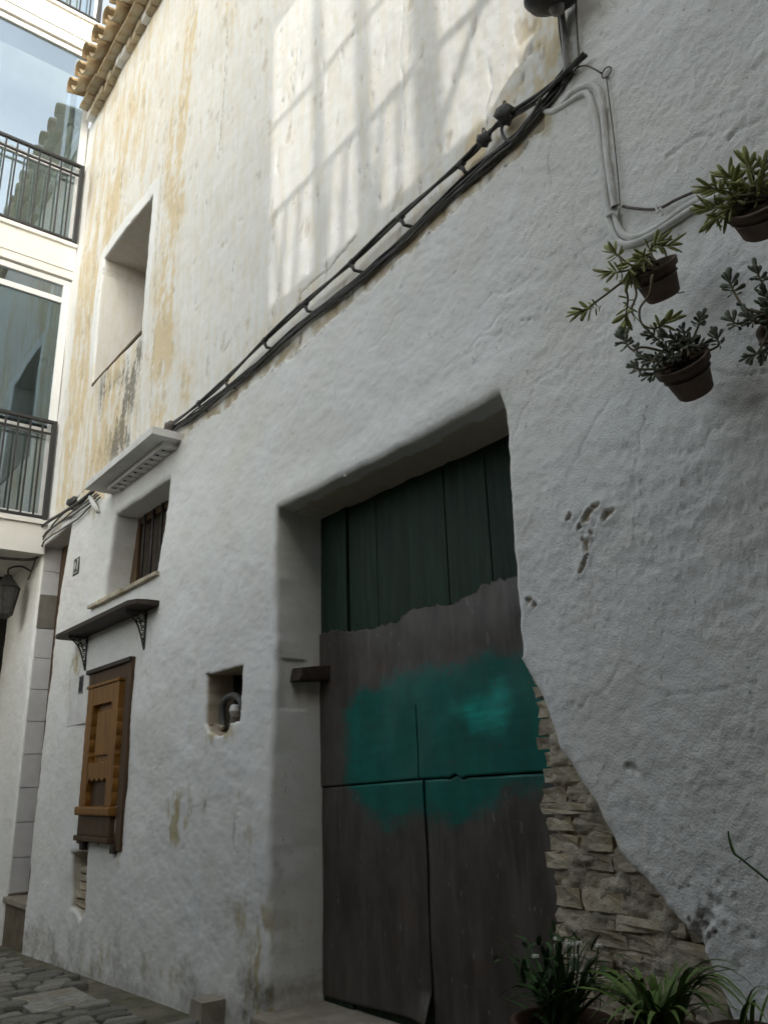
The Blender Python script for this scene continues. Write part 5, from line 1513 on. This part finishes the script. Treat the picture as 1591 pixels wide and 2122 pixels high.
def strap_plant(label, base_px, y, tips, w, m, potspec, seed):
    rg = random.Random(seed)
    b0 = P(base_px[0], base_px[1], y)
    t = thing('strap_leaved_plant', label, 'potted plant', b0, 'potted plants standing along the foot of the wall')
    gzz = 0.52
    ground_pot(t, (0, 0, 0), potspec[0], potspec[1], min(.42, b0.z - gzz), potspec[2])
    for (u, v, dy, lift) in tips:
        e = P(u, v, y + dy) - b0
        s_ = Vector((rg.uniform(-.03, .03), rg.uniform(-.03, .03), -.02))
        put('leaf', strap(s_, e, lift, w * rg.uniform(.8, 1.2), rg), t, m)
    return b0, t
rgt = random.Random(4)
tipsA = [(1180, 2122, -.05, .16), (1150, 2118, .02, .2), (1215, 2118, -.1, .13), (1255, 2125, -.12, .10), (1060, 2170, -.1, .25), (1100, 2140, .05, .3), (1290, 2020, .12, .08), (1260, 2040, .1, .1), (1240, 2060, .05, .12), (1430, 1990, .1, .06), (1455, 2005, .15, .12),
         (1500, 2030, .1, .14), (1545, 2075, .05, .17), (1560, 2110, 0, .2), (1520, 2120, -.1, .16), (1480, 2110, -.1, .14), (1400, 1985, .14, .03), (1380, 2010, .15, .04), (1465, 2050, .12, .12), (1530, 2040, .14, .16), (1440, 2120, -.15, .1), (1410, 2130, -.15, .1),
         (1340, 2140, -.15, .1), (1310, 2130, -.12, .1), (1220, 2090, -.02, .15), (1350, 2030, .12, .05), (1318, 2050, .05, .07), (1500, 2075, .02, .14), (1575, 2060, .1, .2), (1275, 2085, -.05, .12), (1420, 2040, .1, .06), (1560, 2090, .02, .2), (1235, 2030, .1, .1), (1470, 2000, .1, .08)]
tipsA += [(rgt.uniform(1190, 1580), rgt.uniform(1995, 2125), rgt.uniform(-.15, .16), rgt.uniform(.06, .20)) for _ in range(34)]
b0, spid = strap_plant('spider plant with long arching pale leaves at the foot of the bare bricks', (1372, 2138), -.50, tipsA, .017, 'grass_leaf', (.115, .085, 'pot_plain'), 1)
tipsB = [(1000, 2100, -.08, .12), (1015, 2085, -.05, .14), (1045, 2060, -.02, .12), (1060, 2075, 0, .1), (1150, 1945, .06, .02), (1135, 1960, .04, .02), (1170, 1960, .02, .03), (1185, 1985, .1, .03), (1255, 1920, .08, .10), (1240, 1935, .1, .1), (1205, 1990, .06, .05), (1110, 1985, 0, .03),
         (1090, 2010, -.02, .05), (1225, 1975, .1, .05), (1120, 2020, -.04, .03), (1165, 2000, -.03, .02), (1090, 2050, -.05, .06), (1255, 2000, .1, .06), (1200, 2030, -.02, .04), (1140, 1990, .06, 0)]
tipsB += [(rgt.uniform(1040, 1280), rgt.uniform(1950, 2090), rgt.uniform(-.12, .12), rgt.uniform(.01, .10)) for _ in range(34)]
b1, bush = strap_plant('dark leafy plant with tiny pale flowers in a brown pot by the door', (1165, 2112), -.45, tipsB, .016, 'dark_leaf', (.125, .095, 'pot_plain'), 2)
# small leaves and flower heads of the dark plant
for i in range(150):
    u, v = rgt.gauss(1150, 46), rgt.gauss(2020, 42)
    e = P(u, v, -.45 + rgt.uniform(-.06, .10)) - b1
    dr = Vector((rgt.uniform(-1, 1), rgt.uniform(-1, .6), rgt.uniform(-.2, 1)))
    o = put('leaf', strap((0, 0, 0), dr.normalized() * rgt.uniform(.03, .055), .008, .014, rgt), bush, 'dark_leaf'); o.location = e
for i in range(9):
    e = P(rgt.gauss(1165, 45), rgt.gauss(1968, 16), -.45 + rgt.uniform(-.05, .1)) - b1
    MB().tube(spline([Vector((e.x * .3, e.y * .3, 0)), Vector((e.x * .8, e.y * .8, e.z * .6)), e], 4), .0018, 4).build('stem', 'dark_leaf', bush)
    f = MB()
    for k in range(5):
        a = k * 1.257
        f.tube([e, e + Vector((.010 * math.cos(a), .010 * math.sin(a), .004))], [.003, .0045], 4)
    f.build('flower', 'flower', bush)
tipsC = [(1600, 2060, 0, .1), (1570, 2075, -.03, .06), (1590, 2120, -.05, .1), (1545, 2085, .03, .05), (1620, 2040, .05, .06), (1575, 2050, .06, .04)]
strap_plant('small grassy plant in a terracotta pot cut by the bottom right corner', (1545, 2135), -.52, tipsC, .012, 'grass_leaf', (.075, .06, 'pot_plain'), 3)

# ---- sprig reaching in from the right
sp_ = thing('leafy_sprig', 'thin green sprig reaching in from the right edge before the wall', 'plant', P(1600, 1835, -.3))
o0 = P(1600, 1835, -.3)
MB().tube(spline([P(u, v, -.3) - o0 for u, v in ((1640, 1860), (1600, 1832), (1560, 1800), (1535, 1780), (1518, 1766), (1511, 1745), (1508, 1722))], 5), [.0030] * 20 + [.0022] * 11, 5).build('stem', 'dark_leaf', sp_, smooth=True)
for (a, c) in (((1518, 1766), (1508, 1724)), ((1522, 1770), (1514, 1748)), ((1535, 1782), (1530, 1790)), ((1540, 1785), (1562, 1772))):
    put('leaf', strap(P(*a, -.3) - o0, P(*c, -.3) - o0, .004, .009, rgt), sp_, 'grass_leaf')
